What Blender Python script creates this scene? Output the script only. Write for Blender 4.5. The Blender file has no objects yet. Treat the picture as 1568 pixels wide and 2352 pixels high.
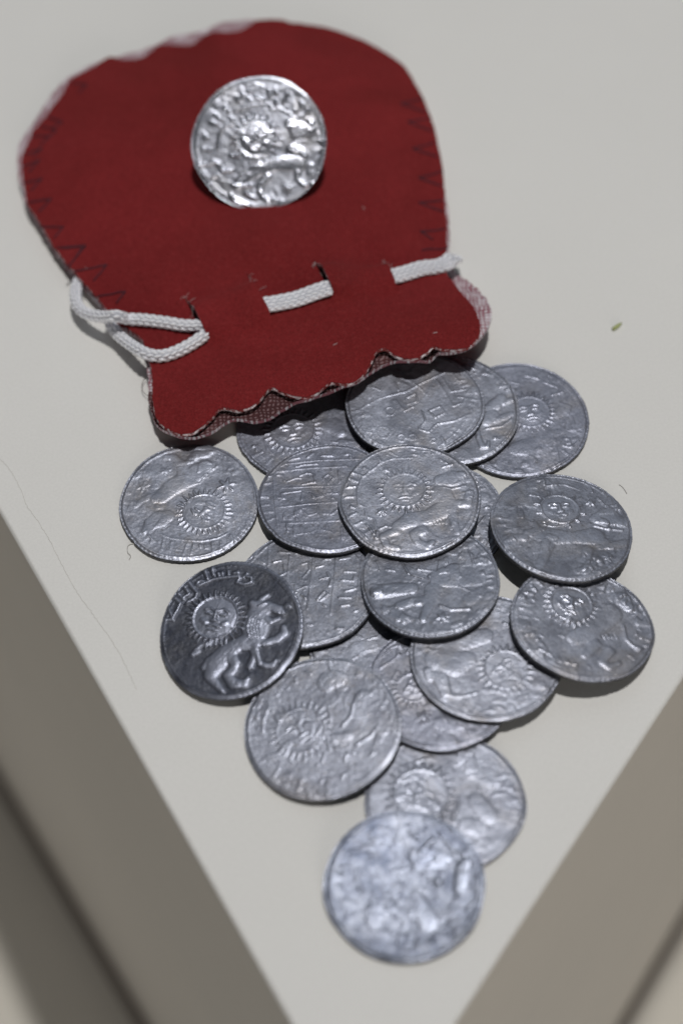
import bpy, bmesh, math, random
import numpy as np
from mathutils import Vector, Matrix
from mathutils.geometry import delaunay_2d_cdt

random.seed(7)
rng = np.random.default_rng(7)
MM = 0.001
sc = bpy.context.scene
COL = sc.collection

# ---------------------------------------------------------------- camera
PITCH, ROLL, DIST = math.radians(54), math.radians(2.0), 257.4
fwd = Vector((0, math.cos(PITCH), -math.sin(PITCH)))
r0 = Vector((1, 0, 0)); u0 = r0.cross(fwd)
cr = r0 * math.cos(ROLL) - u0 * math.sin(ROLL)
cu = u0 * math.cos(ROLL) + r0 * math.sin(ROLL)
cam = bpy.data.cameras.new('camera')
cam.sensor_fit = 'VERTICAL'; cam.sensor_height = 36.0; cam.sensor_width = 24.0
cam.lens = 3604 / 2352 * 36
cam.clip_start = 0.01; cam.clip_end = 20
camo = bpy.data.objects.new('camera', cam); COL.objects.link(camo)
m = Matrix((( cr.x, cu.x, -fwd.x, 0), (cr.y, cu.y, -fwd.y, 0), (cr.z, cu.z, -fwd.z, 0), (0, 0, 0, 1)))
m.translation = -fwd * DIST * MM
camo.matrix_world = m
cam.dof.use_dof = True
cam.dof.focus_distance = 0.2545
cam.dof.aperture_fstop = 9.0
sc.camera = camo

# ---------------------------------------------------------------- light
world = bpy.data.worlds.new('World'); sc.world = world; world.use_nodes = True
bg = world.node_tree.nodes['Background']
bg.inputs[0].default_value = (0.84, 0.92, 1.0, 1); bg.inputs[1].default_value = 0.04

def lamp(name, loc, target, power, size, color):
    l = bpy.data.lights.new(name, 'AREA'); l.shape = 'DISK'; l.size = size; l.energy = power; l.color = color
    o = bpy.data.objects.new(name, l); COL.objects.link(o); o.location = loc
    o.rotation_euler = (Vector(target) - Vector(loc)).to_track_quat('-Z', 'Y').to_euler()
    return o
lamp('case_spot', (0.112, 0.085, 1.5), (0, 0, 0), 13.2, 0.045, (1.0, 0.975, 0.935))
lamp('coin_fill_panel', (0.15, 1.15, 1.35), (0, 0, 0), 3.0, 1.8, (0.80, 0.90, 1.0))  # added soft fill with no known source, lifts the flat coin faces

lamp('plinth_side_fill', (0.34, -1.60, 0.38), (0, 0, -0.1), 7.0, 0.7, (1.0, 0.935, 0.855))  # added low fill lamp, brightens the plinth sides from the front

sc.view_settings.view_transform = 'Standard'
sc.view_settings.look = 'None'
sc.view_settings.exposure = 0.0
sc.view_settings.gamma = 1.0
sc.view_settings.use_curve_mapping = False
sc.cycles.max_bounces = 8
sc.cycles.use_denoising = True
sc.cycles.sample_clamp_indirect = 4

# ---------------------------------------------------------------- data (millimetres)
COINS = {
 'R': {"c":[13.43,-52.49,1.18],"g":[0.0,0.0],"rx":11.42,"ry":10.91,"d":[["sun",-3.42,0.94,3.9,-60,24,0.26],["s",0.3,0.55,[[-2.13,1.23],[-0.99,0.96],[-0.09,0.12]]],["s",0.3,0.55,[[-2.96,-0.23],[-2.79,-0.93]]],["s",0.26,0.5,[[-3.31,-2.62],[-1.3,-2.35]]],["s",0.26,0.5,[[7.02,0.54],[9.04,0.69]]],["c",0.24,[[3.15,6.79,1.27],[4.29,4.85,1.27],[6.9,2.87,1.35]]],["c",0.24,[[4.52,-0.29,1.27],[6.01,-2.63,1.48]]],["c",0.2,[[4.39,-4.6,1.48],[2.76,-4.09,1.27]]],["s",0.2,0.4,[[-3.98,6.11],[-2.66,6.54],[-1.58,6.73]]],["s",0.26,0.5,[[4.88,1.55],[5.06,1.19]]],["s",0.2,0.5,[[1.61,0.28],[1.72,-1.1],[0.73,-3.34]]],["s",0.18,0.36,[[7.62,6.38],[8.52,4.45]]],["s",0.18,0.36,[[10.44,-2.34],[11.04,-2.59]]],["s",0.18,0.36,[[7.21,6.63],[7.6,6.14]]],["s",0.18,0.36,[[-6.13,5.96],[-5.57,4.28]]],["s",0.18,0.36,[[4.34,-5.27],[4.68,-6.18]]]]},
 'P1': {"c":[5.71,-25.8,1.18],"g":[0.0,0.0],"rx":11.25,"ry":10.92,"d":[["s",0.16,0.34,[[-2.4,0.59],[-0.86,1.04]]],["s",0.16,0.34,[[-0.61,1.79],[0.72,2.0]]],["s",0.16,0.34,[[-3.9,1.42],[-3.27,0.88]]],["s",0.16,0.34,[[-3.13,-1.41],[-1.82,-1.21]]],["s",0.16,0.34,[[-4.91,-2.84],[-3.81,-2.14]]],["c",0.14,[[-3.98,-0.87,1.31],[-1.79,-0.45,1.09]]]]},
 'P2': {"c":[13.69,-34.37,2.36],"g":[0.0,0.0],"rx":10.97,"ry":10.75,"d":[["sun",-3.94,-0.25,2.34,60,22,0.24],["star",-2.75,-5.33,1.06],["s",0.2,0.34,[[-9.48,4.39],[-7.01,6.79],[-5.69,7.24],[-5.99,5.5]]],["s",0.2,0.34,[[-4.62,6.94],[-3.99,6.67],[-4.46,5.93]]],["s",0.2,0.34,[[-8.67,3.37],[-6.9,4.54],[-5.55,5.73]]],["s",0.2,0.34,[[-6.02,9.28],[-5.28,6.72]]],["s",0.2,0.34,[[-3.67,4.65],[-3.12,2.9]]],["s",0.2,0.34,[[0.22,-4.73],[0.92,-6.89],[0.42,-8.04]]],["s",0.2,0.34,[[3.83,-7.0],[3.99,-7.71]]],["s",0.2,0.34,[[5.14,-6.35],[6.35,-6.87]]],["s",0.2,0.34,[[-7.06,1.09],[-6.13,2.77]]],["s",0.2,0.34,[[-5.51,-1.88],[-4.48,-2.4]]],["c",0.16,[[-0.3,-6.37,1.06],[2.17,-6.94,1.27]]]]},
 'O': {"c":[21.09,-30.21,3.54],"g":[0.0,0.0],"rx":11.37,"ry":11.07,"d":[["sun",2.67,-2.48,3.2,40,24,0.28],["c",0.3,[[-7.5,-0.35,1.92],[-4.99,-1.19,2.14],[-3.03,-0.53,1.5]]],["c",0.24,[[-7.26,-3.3,1.28],[-6.59,-5.99,0.85]]],["c",0.24,[[-8.9,-2.26,0.77],[-8.76,-3.48,0.64]]],["c",0.22,[[-3.0,2.71,1.5],[0.09,3.59,1.28]]],["s",0.24,0.45,[[-5.39,-6.76],[-4.13,-6.81],[-1.99,-6.29]]],["s",0.22,0.4,[[-7.23,-6.08],[-5.8,-6.62]]],["s",0.26,0.5,[[-8.66,1.69],[-8.26,1.17]]],["s",0.24,0.45,[[3.08,5.75],[3.9,5.21]]],["s",0.18,0.32,[[7.19,-5.09],[8.16,-5.85]]],["s",0.18,0.32,[[6.36,-6.98],[7.59,-7.27]]],["s",0.18,0.32,[[4.23,-9.52],[4.79,-10.25]]],["s",0.18,0.32,[[-0.1,-8.87],[0.05,-9.59]]],["s",0.18,0.32,[[1.78,-8.95],[1.94,-9.43]]],["s",0.18,0.32,[[-3.05,-9.23],[-2.65,-9.48]]],["s",0.18,0.32,[[3.07,-8.52],[3.4,-9.48]]],["s",0.18,0.32,[[-4.7,-8.93],[-4.53,-9.41]]],["s",0.18,0.32,[[-7.47,6.95],[-5.38,5.59]]],["s",0.18,0.32,[[1.51,0.03],[2.65,-1.5]]]]},
 'B': {"c":[30.56,17.66,1.18],"g":[0.0,0.0],"rx":11.88,"ry":12.48,"d":[["sun",2.1,1.35,3.25,10,26,0.24],["s",0.2,0.36,[[7.51,-5.77],[8.21,-5.63],[8.13,-4.69],[7.22,-4.72],[6.88,-6.09],[8.24,-6.57],[9.76,-5.18]]],["s",0.17,0.32,[[5.82,-6.39],[5.79,-9.14]]],["s",0.17,0.32,[[6.82,-7.13],[7.51,-8.19]]],["s",0.17,0.32,[[7.4,3.08],[9.25,2.28],[8.5,0.52]]],["s",0.17,0.32,[[8.42,-0.19],[7.44,-1.56]]],["s",0.17,0.32,[[5.13,7.93],[7.24,6.73]]],["s",0.17,0.32,[[2.21,9.54],[4.37,8.7]]],["s",0.17,0.32,[[9.24,-0.23],[9.27,-2.35]]],["s",0.17,0.32,[[6.21,4.95],[8.23,5.58]]],["s",0.17,0.32,[[-0.45,8.18],[0.91,7.75]]],["s",0.17,0.32,[[-1.1,-7.81],[-0.23,-7.16],[0.78,-7.89]]],["c",0.22,[[-0.97,-6.43,1.38],[2.57,-6.25,2.2],[4.88,-4.96,1.1]]],["c",0.16,[[5.3,-3.58,0.66],[6.7,-3.29,0.66]]],["c",0.18,[[8.11,1.97,1.1],[6.58,0.61,0.83]]]]},
 'J': {"c":[15.23,-2.44,1.18],"g":[0.0,0.0],"rx":11.46,"ry":11.42,"d":[["s",0.22,0.34,[[7.2,8.08],[8.72,8.22],[9.13,7.15],[8.05,6.15]]],["s",0.22,0.34,[[7.48,5.35],[8.51,5.72]]],["s",0.22,0.34,[[6.84,10.0],[7.98,9.52]]],["s",0.22,0.34,[[8.17,1.6],[8.85,1.78]]],["s",0.22,0.34,[[6.57,-1.98],[8.02,-0.22]]],["c",0.26,[[7.52,-2.42,0.99],[7.68,-4.43,0.82],[6.9,-5.98,0.66]]],["c",0.24,[[6.75,4.55,0.66],[8.34,3.65,0.99]]]]},
 'C': {"c":[19.03,19.38,2.36],"g":[0.0,0.0],"rx":11.7,"ry":12.01,"d":[["s",0.24,0.36,[[4.91,10.55],[5.57,8.28],[3.14,9.51]]],["s",0.24,0.36,[[6.76,10.83],[6.97,8.21],[6.07,7.51],[7.19,7.46]]],["s",0.24,0.36,[[7.81,8.17],[8.21,6.31]]],["s",0.24,0.36,[[8.89,7.75],[8.42,5.56],[9.91,6.6],[9.76,8.08]]],["s",0.24,0.36,[[9.84,5.87],[8.88,4.44],[10.58,4.73]]],["s",0.24,0.36,[[11.16,5.07],[9.92,3.67]]],["s",0.24,0.36,[[5.9,-4.72],[8.67,-4.14],[10.16,-2.8]]],["s",0.24,0.36,[[6.68,-1.93],[8.22,-3.07]]],["c",0.3,[[8.93,1.9,0.94],[7.71,0.52,1.21],[6.55,-0.15,0.83]]],["c",0.26,[[9.11,0.81,0.55],[10.55,1.47,0.5]]],["c",0.3,[[6.98,-1.59,1.21],[6.04,-2.97,1.1]]],["c",0.26,[[7.44,-2.68,0.77],[9.12,-2.22,0.66],[10.28,-1.56,0.5]]],["c",0.26,[[4.24,-5.0,0.44],[4.37,-6.74,0.5],[4.78,-8.49,0.5],[5.72,-8.53,0.39],[5.94,-7.51,0.28]]],["c",0.22,[[7.09,-6.69,0.39],[7.14,-6.73,0.39]]]]},
 'E': {"c":[-5.33,18.11,1.18],"g":[0.0,0.0],"rx":11.93,"ry":12.22,"d":[["sun",-2.45,-1.45,3.7,10,28,0.26],["c",0.26,[[2.9,-0.25,1.21],[4.45,-0.55,1.72],[5.61,-2.14,1.03]]],["s",0.2,0.36,[[-9.62,-6.91],[-8.61,-6.3],[-7.59,-5.7]]],["s",0.2,0.36,[[-6.91,-8.31],[-5.89,-7.07]]],["s",0.14,0.26,[[-7.25,-2.89],[-6.74,-5.09],[-5.72,-6.43]]],["s",0.2,0.36,[[-9.3,-4.54],[-8.45,-4.36],[-8.61,-5.44]]],["s",0.14,0.25,[[4.02,-4.04],[6.22,-4.58],[8.71,-6.43]]],["s",0.16,0.3,[[-4.89,-9.04],[-3.52,-7.39]]],["c",0.2,[[5.72,-4.12,0.69],[7.92,-4.87,0.86]]]]},
 'D': {"c":[13.12,20.07,3.54],"g":[0.0,0.0],"rx":11.68,"ry":11.3,"d":[["s",0.2,0.3,[[-11.23,-1.81],[-9.29,-1.01],[-7.59,0.16],[-5.9,1.16],[-1.43,2.4],[1.44,4.27],[5.47,6.46]]],["s",0.2,0.3,[[-3.45,0.69],[-1.93,-1.88],[-0.23,-0.89]]],["s",0.2,0.3,[[-1.5,0.96],[0.2,1.96],[0.38,0.16],[-1.31,-0.48],[-1.5,0.96]]],["s",0.2,0.3,[[0.84,3.38],[2.11,1.52]]],["s",0.2,0.3,[[3.97,4.7],[5.41,1.36],[6.33,-1.19],[7.75,-0.54]]],["s",0.2,0.3,[[4.85,5.39],[6.28,2.05],[9.09,2.64]]],["s",0.2,0.3,[[1.08,-2.01],[1.5,-4.15],[0.31,-5.85],[1.89,-6.62],[3.35,-4.94],[6.38,-4.37],[8.93,-3.08]]],["s",0.2,0.3,[[2.17,-2.06],[4.15,-1.09],[4.87,-2.54],[3.17,-3.52],[2.17,-2.06]]],["s",0.2,0.3,[[6.84,6.03],[7.57,4.53],[8.67,4.48]]],["s",0.2,0.3,[[7.31,0.92],[8.65,0.5],[7.7,-1.25]]],["s",0.2,0.3,[[-3.25,4.66],[-2.79,2.82]]],["s",0.2,0.3,[[-7.18,3.75],[-5.83,2.96]]],["s",0.2,0.3,[[-8.6,2.73],[-7.55,1.24]]],["s",0.2,0.3,[[-0.21,4.52],[1.09,3.01]]],["s",0.12,0.24,[[9.78,4.43],[9.89,0.44],[9.2,-3.09],[6.19,-7.16],[3.31,-9.79]]],["s",0.12,0.24,[[10.88,4.38],[10.98,0.39],[10.26,-3.49],[7.21,-7.9],[4.36,-10.18]]],["s",0.15,0.26,[[-4.43,-6.33],[-5.11,-7.42],[-6.35,-7.36],[-6.92,-6.22],[-6.25,-5.14],[-5.01,-5.19],[-4.43,-6.33]]],["s",0.15,0.26,[[-7.33,-6.9],[-7.76,-7.6],[-8.57,-7.57],[-8.95,-6.83],[-8.52,-6.12],[-7.71,-6.16],[-7.33,-6.9]]],["s",0.15,0.26,[[-2.01,-7.66],[-2.42,-8.31],[-3.18,-8.28],[-3.52,-7.59],[-3.11,-6.93],[-2.35,-6.97],[-2.01,-7.66]]],["s",0.15,0.26,[[3.08,-8.4],[2.81,-8.82],[2.32,-8.8],[2.11,-8.36],[2.38,-7.94],[2.86,-7.96],[3.08,-8.4]]],["s",0.15,0.26,[[-5.89,-8.69],[-6.27,-9.3],[-6.97,-9.27],[-7.29,-8.63],[-6.91,-8.02],[-6.21,-8.05],[-5.89,-8.69]]],["s",0.15,0.26,[[-0.22,-7.56],[-0.58,-8.13],[-1.22,-8.1],[-1.52,-7.51],[-1.16,-6.94],[-0.51,-6.97],[-0.22,-7.56]]],["s",0.15,0.26,[[-3.46,-1.81],[-3.96,-2.63],[-4.89,-2.58],[-5.31,-1.73],[-4.81,-0.91],[-3.88,-0.95],[-3.46,-1.81]]],["s",0.2,0.36,[[3.98,-7.75],[4.41,-9.49]]]]},
 'N': {"c":[36.15,-25.16,3.94],"g":[-0.15,-0.06],"rx":11.09,"ry":10.62,"d":[["sun",-1.31,3.41,3.24,-18,26,0.26],["c",0.26,[[5.95,4.98,1.11],[7.09,4.81,1.33],[7.81,3.23,0.81]]],["c",0.28,[[4.52,1.9,2.04],[1.36,-1.46,1.7],[-1.46,-2.73,1.33]]],["s",0.24,0.45,[[6.41,-0.17],[6.49,-2.76],[7.43,-4.05],[8.69,-4.43]]],["c",0.24,[[1.39,-3.91,1.11],[0.45,-5.29,0.78],[-0.4,-5.99,0.56]]],["c",0.24,[[3.48,-5.14,0.93],[2.08,-6.97,0.67],[3.05,-8.01,0.56],[4.66,-7.27,0.44]]],["s",0.16,0.22,[[1.65,-2.12],[1.74,-2.78]]],["s",0.16,0.22,[[2.3,-2.08],[2.39,-2.75]]],["s",0.16,0.22,[[2.95,-2.05],[3.04,-2.71]]],["s",0.16,0.22,[[3.6,-2.01],[3.69,-2.68]]],["s",0.16,0.22,[[4.25,-1.98],[4.34,-2.65]]],["s",0.16,0.22,[[4.9,-1.94],[4.99,-2.61]]],["s",0.16,0.3,[[-9.18,-1.12],[-8.37,-0.63]]],["s",0.16,0.3,[[-8.98,-2.68],[-8.39,-2.42]]],["s",0.16,0.3,[[-7.67,0.54],[-6.74,0.37]]],["s",0.16,0.3,[[-6.9,-2.57],[-6.39,-2.99]]],["s",0.16,0.3,[[-3.87,-2.41],[-3.17,-2.82]]],["s",0.16,0.3,[[-8.84,5.3],[-7.71,5.13]]],["s",0.16,0.3,[[-7.13,6.8],[-6.5,5.66]]],["s",0.16,0.3,[[3.92,8.39],[4.5,7.01]]],["s",0.16,0.3,[[-5.96,-5.62],[-5.37,-6.9]]],["s",0.16,0.3,[[-7.41,-5.25],[-6.01,-6.06]]],["s",0.16,0.3,[[-9.94,2.24],[-8.79,2.3]]],["s",0.16,0.3,[[8.17,1.87],[10.0,2.43]]],["s",0.16,0.3,[[-2.06,-2.98],[-2.02,-4.09]]],["s",0.16,0.3,[[-3.59,-7.46],[-1.96,-7.82]]]]},
 'L': {"c":[-5.97,-15.61,2.02],"g":[0.0539,-0.0522],"rx":11.15,"ry":11.39,"d":[["s",0.14,0.24,[[-5.85,8.88],[-5.99,4.72]]],["s",0.14,0.24,[[-2.34,7.54],[-3.02,2.01]]],["s",0.14,0.24,[[1.23,6.2],[0.76,1.3],[0.12,-4.26]]],["s",0.14,0.24,[[4.87,5.49],[4.52,1.0],[4.14,-1.79],[3.74,-5.53]]],["s",0.14,0.24,[[9.14,7.22],[8.67,2.7],[7.83,-3.28]]],["s",0.2,0.34,[[-9.0,6.42],[-8.02,7.59],[-8.17,6.77]]],["s",0.2,0.34,[[-0.69,4.49],[0.47,4.81],[0.62,3.36],[-0.55,1.81]]],["s",0.2,0.34,[[1.69,-2.6],[2.85,-1.09],[3.49,-1.74],[2.17,-2.83]]],["s",0.2,0.34,[[-1.55,-0.54],[0.09,0.14]]],["s",0.2,0.34,[[6.03,2.51],[7.84,2.36]]],["s",0.2,0.34,[[6.1,-1.35],[7.9,-0.89],[6.94,-0.41]]],["s",0.2,0.34,[[5.1,-2.47],[6.88,-2.61]]],["s",0.2,0.34,[[-4.34,7.29],[-2.67,6.94]]],["s",0.2,0.34,[[-4.33,2.53],[-3.18,3.05]]],["s",0.2,0.34,[[-0.88,1.43],[0.1,1.15]]],["s",0.2,0.34,[[-1.71,0.48],[-1.55,-0.94]]],["s",0.2,0.34,[[-0.74,-1.41],[-0.1,-2.26]]],["s",0.2,0.34,[[2.24,1.39],[3.39,1.5]]],["s",0.2,0.34,[[3.4,2.51],[4.03,1.04],[3.68,-0.15]]],["s",0.2,0.34,[[2.96,5.23],[3.95,5.15]]],["s",0.2,0.34,[[5.44,5.03],[7.1,5.3]]],["s",0.2,0.34,[[7.45,6.11],[8.25,5.0]]],["s",0.2,0.34,[[2.64,-3.67],[2.96,-3.89]]],["s",0.2,0.34,[[5.38,-4.08],[6.68,-3.98]]],["s",0.2,0.34,[[7.45,-5.23],[7.94,-5.07]]],["s",0.2,0.34,[[-5.17,5.27],[-4.0,5.59]]],["s",0.2,0.34,[[-3.51,4.72],[-3.34,3.27]]],["s",0.2,0.34,[[-7.67,6.1],[-6.66,5.19]]],["s",0.2,0.34,[[0.01,-7.19],[0.81,-7.35]]],["s",0.2,0.34,[[4.48,-8.31],[5.6,-8.4]]],["s",0.2,0.34,[[5.67,0.91],[7.46,0.56],[7.65,1.56]]],["s",0.2,0.34,[[1.61,3.69],[2.77,4.0]]]]},
 'M': {"c":[13.37,-16.33,4.27],"g":[0.0244,-0.0984],"rx":10.78,"ry":11.32,"d":[["c",0.3,[[1.55,0.08,1.76],[4.23,0.48,2.43],[7.26,-0.28,1.54]]],["c",0.3,[[-8.24,-2.14,1.32],[-5.37,-1.76,1.32],[-2.95,-1.62,1.1]]],["c",0.28,[[0.53,-2.12,1.54],[-0.54,-5.4,0.88],[-1.55,-7.81,0.66]]],["c",0.28,[[-4.87,-5.0,0.84],[-3.09,-4.27,0.79],[-0.91,-4.27,0.97]]],["s",0.28,0.5,[[1.2,-5.37],[2.87,-6.3],[5.68,-6.33]]],["star",1.48,-7.72,1.01],["c",0.2,[[-5.61,-6.74,1.1],[-4.35,-7.64,0.88]]],["c",0.24,[[5.83,-4.41,1.1],[7.7,-2.85,0.88]]],["s",0.2,0.32,[[-9.81,3.38],[-9.17,2.76]]],["s",0.2,0.32,[[-8.46,3.87],[-7.86,2.1]]],["s",0.2,0.32,[[-6.74,2.32],[-5.42,1.95]]],["s",0.2,0.32,[[-4.23,3.6],[-3.24,1.24]]],["s",0.2,0.32,[[-1.87,2.01],[0.76,1.56]]],["s",0.2,0.32,[[-0.19,0.47],[1.17,0.96]]],["s",0.2,0.32,[[5.28,2.71],[5.35,2.13]]],["s",0.2,0.32,[[6.76,4.65],[7.02,2.31],[8.39,2.8]]],["s",0.2,0.32,[[7.57,0.84],[9.54,0.72]]],["s",0.2,0.32,[[7.96,0.25],[8.72,-1.22]]],["s",0.2,0.32,[[-8.0,-1.59],[-7.94,-2.72]]],["s",0.2,0.32,[[4.5,-1.8],[6.38,-3.04]]],["s",0.2,0.32,[[8.91,3.64],[9.72,2.72]]],["s",0.2,0.32,[[-2.81,0.92],[-1.08,0.24]]],["s",0.12,0.24,[[6.39,5.55],[7.04,2.6],[8.16,-0.05],[9.06,-2.37]]]]},
 'G': {"c":[-2.19,1.24,2.83],"g":[0.0139,-0.0395],"rx":11.29,"ry":11.37,"d":[["s",0.14,0.24,[[-6.78,7.44],[-1.56,7.92],[5.33,7.85]]],["s",0.14,0.24,[[-8.47,5.79],[-2.6,6.33],[3.27,6.33]]],["s",0.14,0.24,[[-7.64,2.29],[-2.66,2.33],[1.99,2.29]]],["s",0.14,0.24,[[-8.31,-1.7],[-2.71,-1.27],[1.9,-1.11]]],["s",0.14,0.24,[[-7.99,-5.05],[-2.76,-5.02],[1.8,-4.96]]],["s",0.14,0.24,[[-8.8,5.37],[-8.64,0.01],[-8.07,-6.07]]],["s",0.14,0.24,[[-8.38,5.35],[-8.22,-0.02],[-7.66,-6.1]]],["s",0.2,0.32,[[-8.13,5.12],[-7.3,5.07],[-6.97,3.76]]],["s",0.2,0.32,[[-6.63,3.63],[-5.3,4.2],[-4.29,4.25]]],["s",0.2,0.32,[[-4.46,4.7],[-3.28,5.28],[-2.28,5.01]]],["s",0.2,0.32,[[-2.12,4.78],[-1.98,3.26],[-4.14,2.85]]],["s",0.2,0.32,[[-0.63,4.05],[0.22,4.76],[1.04,3.95],[0.26,2.81],[-0.63,4.05]]],["s",0.2,0.32,[[1.91,5.42],[2.09,3.03]]],["s",0.2,0.32,[[-8.14,0.4],[-6.98,0.02],[-7.64,1.12],[-4.32,1.57]]],["s",0.2,0.32,[[-4.0,1.23],[-4.26,-0.45]]],["s",0.2,0.32,[[-2.84,0.96],[-1.87,-0.16],[-0.7,0.2],[-1.51,1.31]]],["s",0.2,0.32,[[-0.03,0.8],[1.62,0.6]]],["s",0.2,0.32,[[0.81,1.39],[0.85,-0.31]]],["s",0.2,0.32,[[-7.0,-2.82],[-7.17,-4.06]]],["s",0.2,0.32,[[-5.35,-2.7],[-5.04,-4.38]]],["s",0.2,0.32,[[-4.53,-2.33],[-3.23,-3.65],[-1.92,-3.31]]],["s",0.2,0.32,[[-0.77,-3.37],[0.53,-3.65],[1.53,-2.76]]],["s",0.2,0.32,[[-1.57,-2.07],[-1.52,-3.74]]],["s",0.2,0.32,[[-5.54,-5.7],[-5.4,-7.65]]],["s",0.2,0.32,[[-5.07,-7.36],[-2.8,-7.18],[-1.81,-6.62]]],["s",0.2,0.32,[[-4.4,-5.66],[-4.26,-7.3]]],["s",0.2,0.32,[[-1.16,-6.65],[0.45,-7.15]]],["s",0.2,0.32,[[-0.17,-5.68],[-0.2,-7.12]]],["s",0.2,0.32,[[2.09,-6.42],[2.19,-8.87]]],["s",0.2,0.32,[[-6.68,-5.12],[-6.53,-6.77]]],["s",0.2,0.32,[[-5.94,8.27],[-4.42,8.63]]],["s",0.2,0.32,[[-3.24,8.56],[-2.21,9.61]]],["s",0.2,0.32,[[-0.87,8.87],[0.98,8.76]]],["s",0.2,0.32,[[3.17,8.86],[4.02,9.03],[4.0,8.26]]],["s",0.2,0.32,[[-5.11,6.69],[-3.93,7.06]]],["s",0.2,0.32,[[-10.47,4.82],[-9.13,4.96]]],["s",0.2,0.32,[[-10.63,3.32],[-9.3,3.46]]],["s",0.2,0.32,[[-10.87,0.77],[-9.63,0.48]]],["s",0.2,0.32,[[-10.78,-1.14],[-9.46,-1.0]]],["s",0.2,0.32,[[-10.44,-2.63],[-8.96,-2.5]]],["s",0.2,0.32,[[-9.78,-4.33],[-8.8,-3.97]]],["s",0.2,0.32,[[-4.26,7.08],[-1.58,7.15]]]]},
 'H': {"c":[11.06,-1.21,4.88],"g":[0.0148,-0.0126],"rx":11.4,"ry":11.34,"d":[["s",0.2,0.36,[[-10.0,4.92],[-8.3,3.88]]],["s",0.2,0.36,[[-10.14,2.84],[-8.66,2.97]]],["s",0.2,0.36,[[-10.36,0.89],[-9.05,0.92]]],["s",0.2,0.36,[[-9.61,-1.09],[-8.88,-1.33]]],["s",0.2,0.36,[[-9.74,-2.91],[-8.67,-2.36]]],["s",0.2,0.36,[[-9.07,-4.75],[-7.84,-4.12]]],["s",0.2,0.36,[[-9.22,5.92],[-7.27,4.97]]],["s",0.2,0.36,[[-7.14,-4.85],[-6.09,-6.7]]],["s",0.2,0.36,[[-9.77,4.07],[-9.64,3.02]]],["s",0.2,0.36,[[-4.8,8.85],[-4.34,7.97]]],["s",0.2,0.36,[[-2.76,9.81],[-1.47,8.88]]],["s",0.2,0.36,[[0.6,10.26],[1.76,9.98],[1.86,8.9],[0.88,9.17]]],["s",0.2,0.36,[[2.57,9.72],[3.9,9.64],[4.19,8.98]]],["s",0.2,0.36,[[-7.2,6.86],[-6.24,5.97]]],["s",0.2,0.36,[[5.29,7.86],[6.39,6.95]]],["s",0.2,0.36,[[5.67,6.14],[7.36,6.68]]],["s",0.2,0.36,[[-8.47,-5.98],[-7.24,-7.43]]],["s",0.2,0.36,[[-5.8,-7.51],[-5.43,-6.34]]],["s",0.14,0.28,[[-8.41,0.68],[-8.34,2.74],[-7.44,4.78],[-5.9,6.16],[-4.18,7.75],[-2.15,8.49],[1.0,8.42]]],["s",0.14,0.28,[[-8.41,0.68],[-8.29,-0.75],[-7.33,-1.21],[-7.08,-3.25],[-5.97,-3.72],[-5.57,-5.74],[-4.43,-5.4]]],["sun",-0.75,1.81,3.34,0,26,0.26],["star",-4.62,-2.38,0.78],["star",-3.59,6.13,0.55],["c",0.28,[[5.16,3.45,1.14],[7.32,3.74,1.55],[8.85,4.49,0.68]]],["s",0.2,0.3,[[5.56,2.08],[6.84,1.59],[8.17,1.93]]],["c",0.26,[[5.15,0.76,1.79],[5.99,-1.33,1.47]]],["c",0.3,[[5.95,-1.94,1.79],[2.91,-3.79,1.38],[-0.18,-4.23,1.47],[-2.17,-5.32,0.98]]],["c",0.26,[[-2.54,-6.3,0.81],[-3.52,-6.64,0.65],[-4.67,-7.37,0.73],[-4.11,-9.17,0.57],[-2.38,-9.66,0.49]]],["c",0.26,[[1.63,-6.32,0.98],[0.31,-7.05,0.81],[0.7,-8.65,0.65],[2.24,-9.51,0.68],[3.09,-8.77,0.46]]],["c",0.24,[[6.63,-3.8,0.98],[6.69,-5.2,0.65],[7.2,-7.02,0.57]]],["c",0.24,[[7.6,-1.42,0.81],[9.24,-1.31,0.73],[9.7,0.51,0.78]]],["s",0.18,0.3,[[-2.83,-5.69],[-4.1,-5.22],[-5.58,-6.13]]],["s",0.16,0.22,[[1.6,-4.23],[1.68,-5.03]]],["s",0.16,0.22,[[2.14,-4.26],[2.22,-5.06]]],["s",0.16,0.22,[[2.69,-4.28],[2.77,-5.09]]],["s",0.16,0.22,[[3.24,-4.31],[3.31,-5.12]]],["s",0.16,0.22,[[3.78,-4.34],[3.86,-5.15]]],["s",0.16,0.22,[[4.33,-4.37],[4.41,-5.18]]],["s",0.16,0.22,[[4.87,-4.4],[4.95,-5.21]]],["s",0.16,0.22,[[5.42,-4.43],[5.5,-5.24]]]]},
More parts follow.
